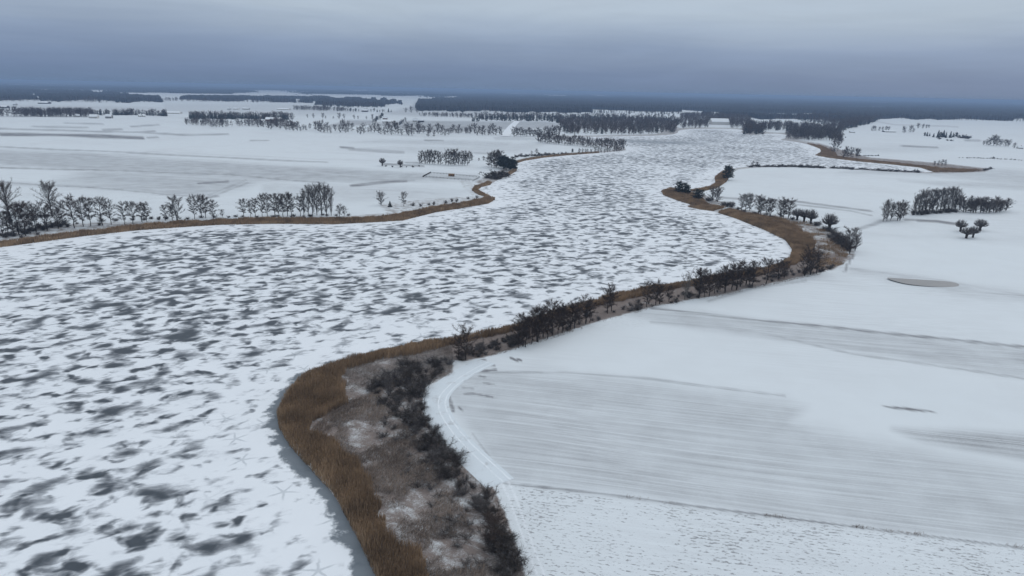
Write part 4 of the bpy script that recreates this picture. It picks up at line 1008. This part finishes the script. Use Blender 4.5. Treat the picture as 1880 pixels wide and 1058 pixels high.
for a in [
    ('farmhouse', 173, 219, 14, 7, W_white, 'white farmhouse, longest building of the far left hamlet', 8),
    ('farmhouse', 201, 219.5, 11, 7.5, W_grey, 'grey cottage right of the long farmhouse in the far left hamlet', 0),
    ('barn', 229, 212, 14, 5, W_dark, 'dark barn with snowy roof behind the far left hamlet', 0),
    ('farmhouse', 143, 217, 7, 5, W_white, 'small white cottage left of the long farmhouse in the hamlet', 30),
    ('farmhouse', 139, 207, 6, 4, W_white, 'cottage peeping out above the far left hamlet trees', 0),
    ('barn', 82, 191, 18, 4, W_dark, 'long dark barn on the plain beyond the far left hamlet', 0),
    ('barn', 7, 198.5, 16, 4.5, W_dark, 'dark barn at the left edge of the picture', 0),
    ('farmhouse', 28, 193.5, 6, 4, W_grey, 'small grey cottage behind the barn at the left edge', 0),
    ('farmhouse', 257, 216.5, 4.5, 5, W_white, 'left one of two small white cottages right of the hamlet', 60),
    ('farmhouse', 264, 216.5, 4.5, 5, W_white, 'right one of two small white cottages right of the hamlet', 60),
    ('barn', 319, 210.5, 26, 4, W_white, 'very long low white barn alone on the far left plain', 4),
    ('farmhouse', 497, 224, 16, 7, W_brick, 'red brick farmhouse below the far left conifer belt', 0),
    ('barn', 513, 223, 8, 6, W_dark, 'dark barn right beside the red brick farmhouse', 40),
    ('barn', 508, 231, 7, 4, W_dark, 'small shed below the red brick farmhouse', 0),
    ('farmhouse', 421, 202, 6, 3.5, W_grey, 'first cottage of the row on the far plain', 0),
    ('farmhouse', 434, 202, 10, 3, W_white, 'second cottage of the row on the far plain', 0),
    ('farmhouse', 452, 202, 12, 3.5, W_grey, 'third and widest cottage of the row on the far plain', 0),
    ('barn', 521, 202, 22, 3, W_white, 'long low barn at the right end of the far plain row', 0),
    ('farmhouse', 670, 206, 11, 5, W_dark, 'white-roofed cottage among dark trees on the plain', 0),
    ('barn', 713, 226, 21, 5.5, W_white, 'long white-roofed barn of the hill farm by the wood', 0),
    ('farmhouse', 707, 220, 8, 5, W_brick, 'brick farmhouse just behind the long white-roofed barn', 0),
    ('farmhouse', 762, 225, 8, 7, W_white, 'square white house beside the dark shed right of the farm', 0),
    ('barn', 773, 225, 11, 6, W_dark, 'dark shed beside the square white house', 0),
    ('barn', 1320, 229, 32, 11, W_white, 'large white hall with snowy roof beyond the lake end', 0),
    ('farmhouse', 1268, 222, 6, 4, W_white, 'small white house left of the large white hall', 0),
    ('farmhouse', 1847, 215.5, 5, 3.5, W_grey, 'left one of two tiny houses on the right horizon', 0),
    ('farmhouse', 1861, 216, 5, 3.5, W_grey, 'right one of two tiny houses on the right horizon', 0),
    ('farmhouse', 1872, 274, 9, 5, W_white, 'low white cottage by the trees at the right edge', 0),
    ('barn', 1632, 243, 20, 3, W_dark, 'long low dark barn of the far right farmstead', -3),
    ('farmhouse', 1564, 244, 9, 4, W_white, 'low white house at the wood edge on the right', 0),
    ('farmhouse', 1507, 224, 8, 4, W_white, 'pale roofed house in the wood behind the headland', 0),
]:
    cat = 'barn' if a[0] == 'barn' else 'house'
    house(*a, cat=cat, wins=4 if a[0] == 'farmhouse' else 0, chim=a[0] == 'farmhouse')

# fenced yard by the left cove with the timber hut
c4 = [P(776, 327), P(791, 319), P(881, 326.5), P(868, 333.5)]
M_post = plain('fence_wood', (0.05, 0.045, 0.045))
e = link('yard_fence', None, label='low dark wooden fence round the yard by the left cove', category='fence')
o0 = c4[0]; e.location = (o0[0], o0[1], gz(*o0))
post_me = None
for i in range(4):
    a_, b_ = c4[i], c4[(i + 1) % 4]; L = np.hypot(*(b_ - a_)); n = max(2, int(L / 4)); dirv = (b_ - a_) / L; ang = math.atan2(dirv[1], dirv[0])
    for k in range(n):
        q = a_ + (b_ - a_) * k / n
        if post_me is None:
            p_ = pyd('post', *box((-.09, -.09, -.1), (.09, .09, 1.5)), M_post, e); post_me = p_.data
        else: p_ = link('post', post_me, e)
        p_.location = (q[0] - o0[0], q[1] - o0[1], gz(*q) - gz(*o0))
    for zz in ((.45, .95, 1.35) if i != 0 else (.3, .6, .9, 1.2, 1.45)):
        hz = .06 if i else .13
        mid_ = (a_ + b_) / 2
        r_ = pyd('rail', *box((-L / 2, -.05, zz - hz), (L / 2, .05, zz + hz)), M_post, e)
        r_.location = (mid_[0] - o0[0], mid_[1] - o0[1], gz(*mid_) - gz(*o0)); r_.rotation_euler = (0, 0, ang)
M_hut = plain('hut_timber', (0.19, 0.115, 0.06)); M_hut2 = plain('hut_dark', (0.06, 0.04, 0.03))
hp = P(829, 325); h_ = link('timber_hut', None, label='low orange-brown timber hut inside the fenced yard', category='hut')
h_.location = (hp[0], hp[1], gz(*hp)); h_.rotation_euler = (0, 0, R(-6))
pyd('wall', *box((-3.2, -1.2, 0), (2.2, 1.2, 2.1)), M_hut, h_); pyd('gable_wall', *box((2.2, -1.2, 0), (3.0, 1.2, 2.2)), M_hut2, h_)
pyd('roof', [(-3.4, -1.5, 2.1), (3.2, -1.5, 2.1), (3.2, 1.5, 2.6), (-3.4, 1.5, 2.6), (-3.4, -1.5, 2.25), (3.2, -1.5, 2.25), (3.2, 1.5, 2.75), (-3.4, 1.5, 2.75)], box((0, 0, 0), (1, 1, 1))[1], M_hut, h_)
pyd('door', *box((-.6, -1.26, 0), (.4, -1.15, 1.9)), M_hut2, h_)

# ------------------------------------------------------------------ air
hm = bpy.data.materials.new('haze_air'); hm.use_nodes = True; t = NT(hm.node_tree); t.n.clear()
pv = t.node('ShaderNodeVolumePrincipled', {'Color': (0.41, 0.58, 0.88), 'Density': 0.000135, 'Anisotropy': 0.0})
t.l.new(pv.outputs[0], t.node('ShaderNodeOutputMaterial').inputs['Volume'])
pyd('haze', *box((-46000, -46000, -6), (46000, 46000, 94)), hm)['kind'] = 'stuff'
bpy.data.objects['haze']['label'] = 'thin blue winter haze over the whole plain'
print('TRIS', sum(len(m.polygons) * 2 for m in bpy.data.meshes), 'OBJ', len(bpy.data.objects))
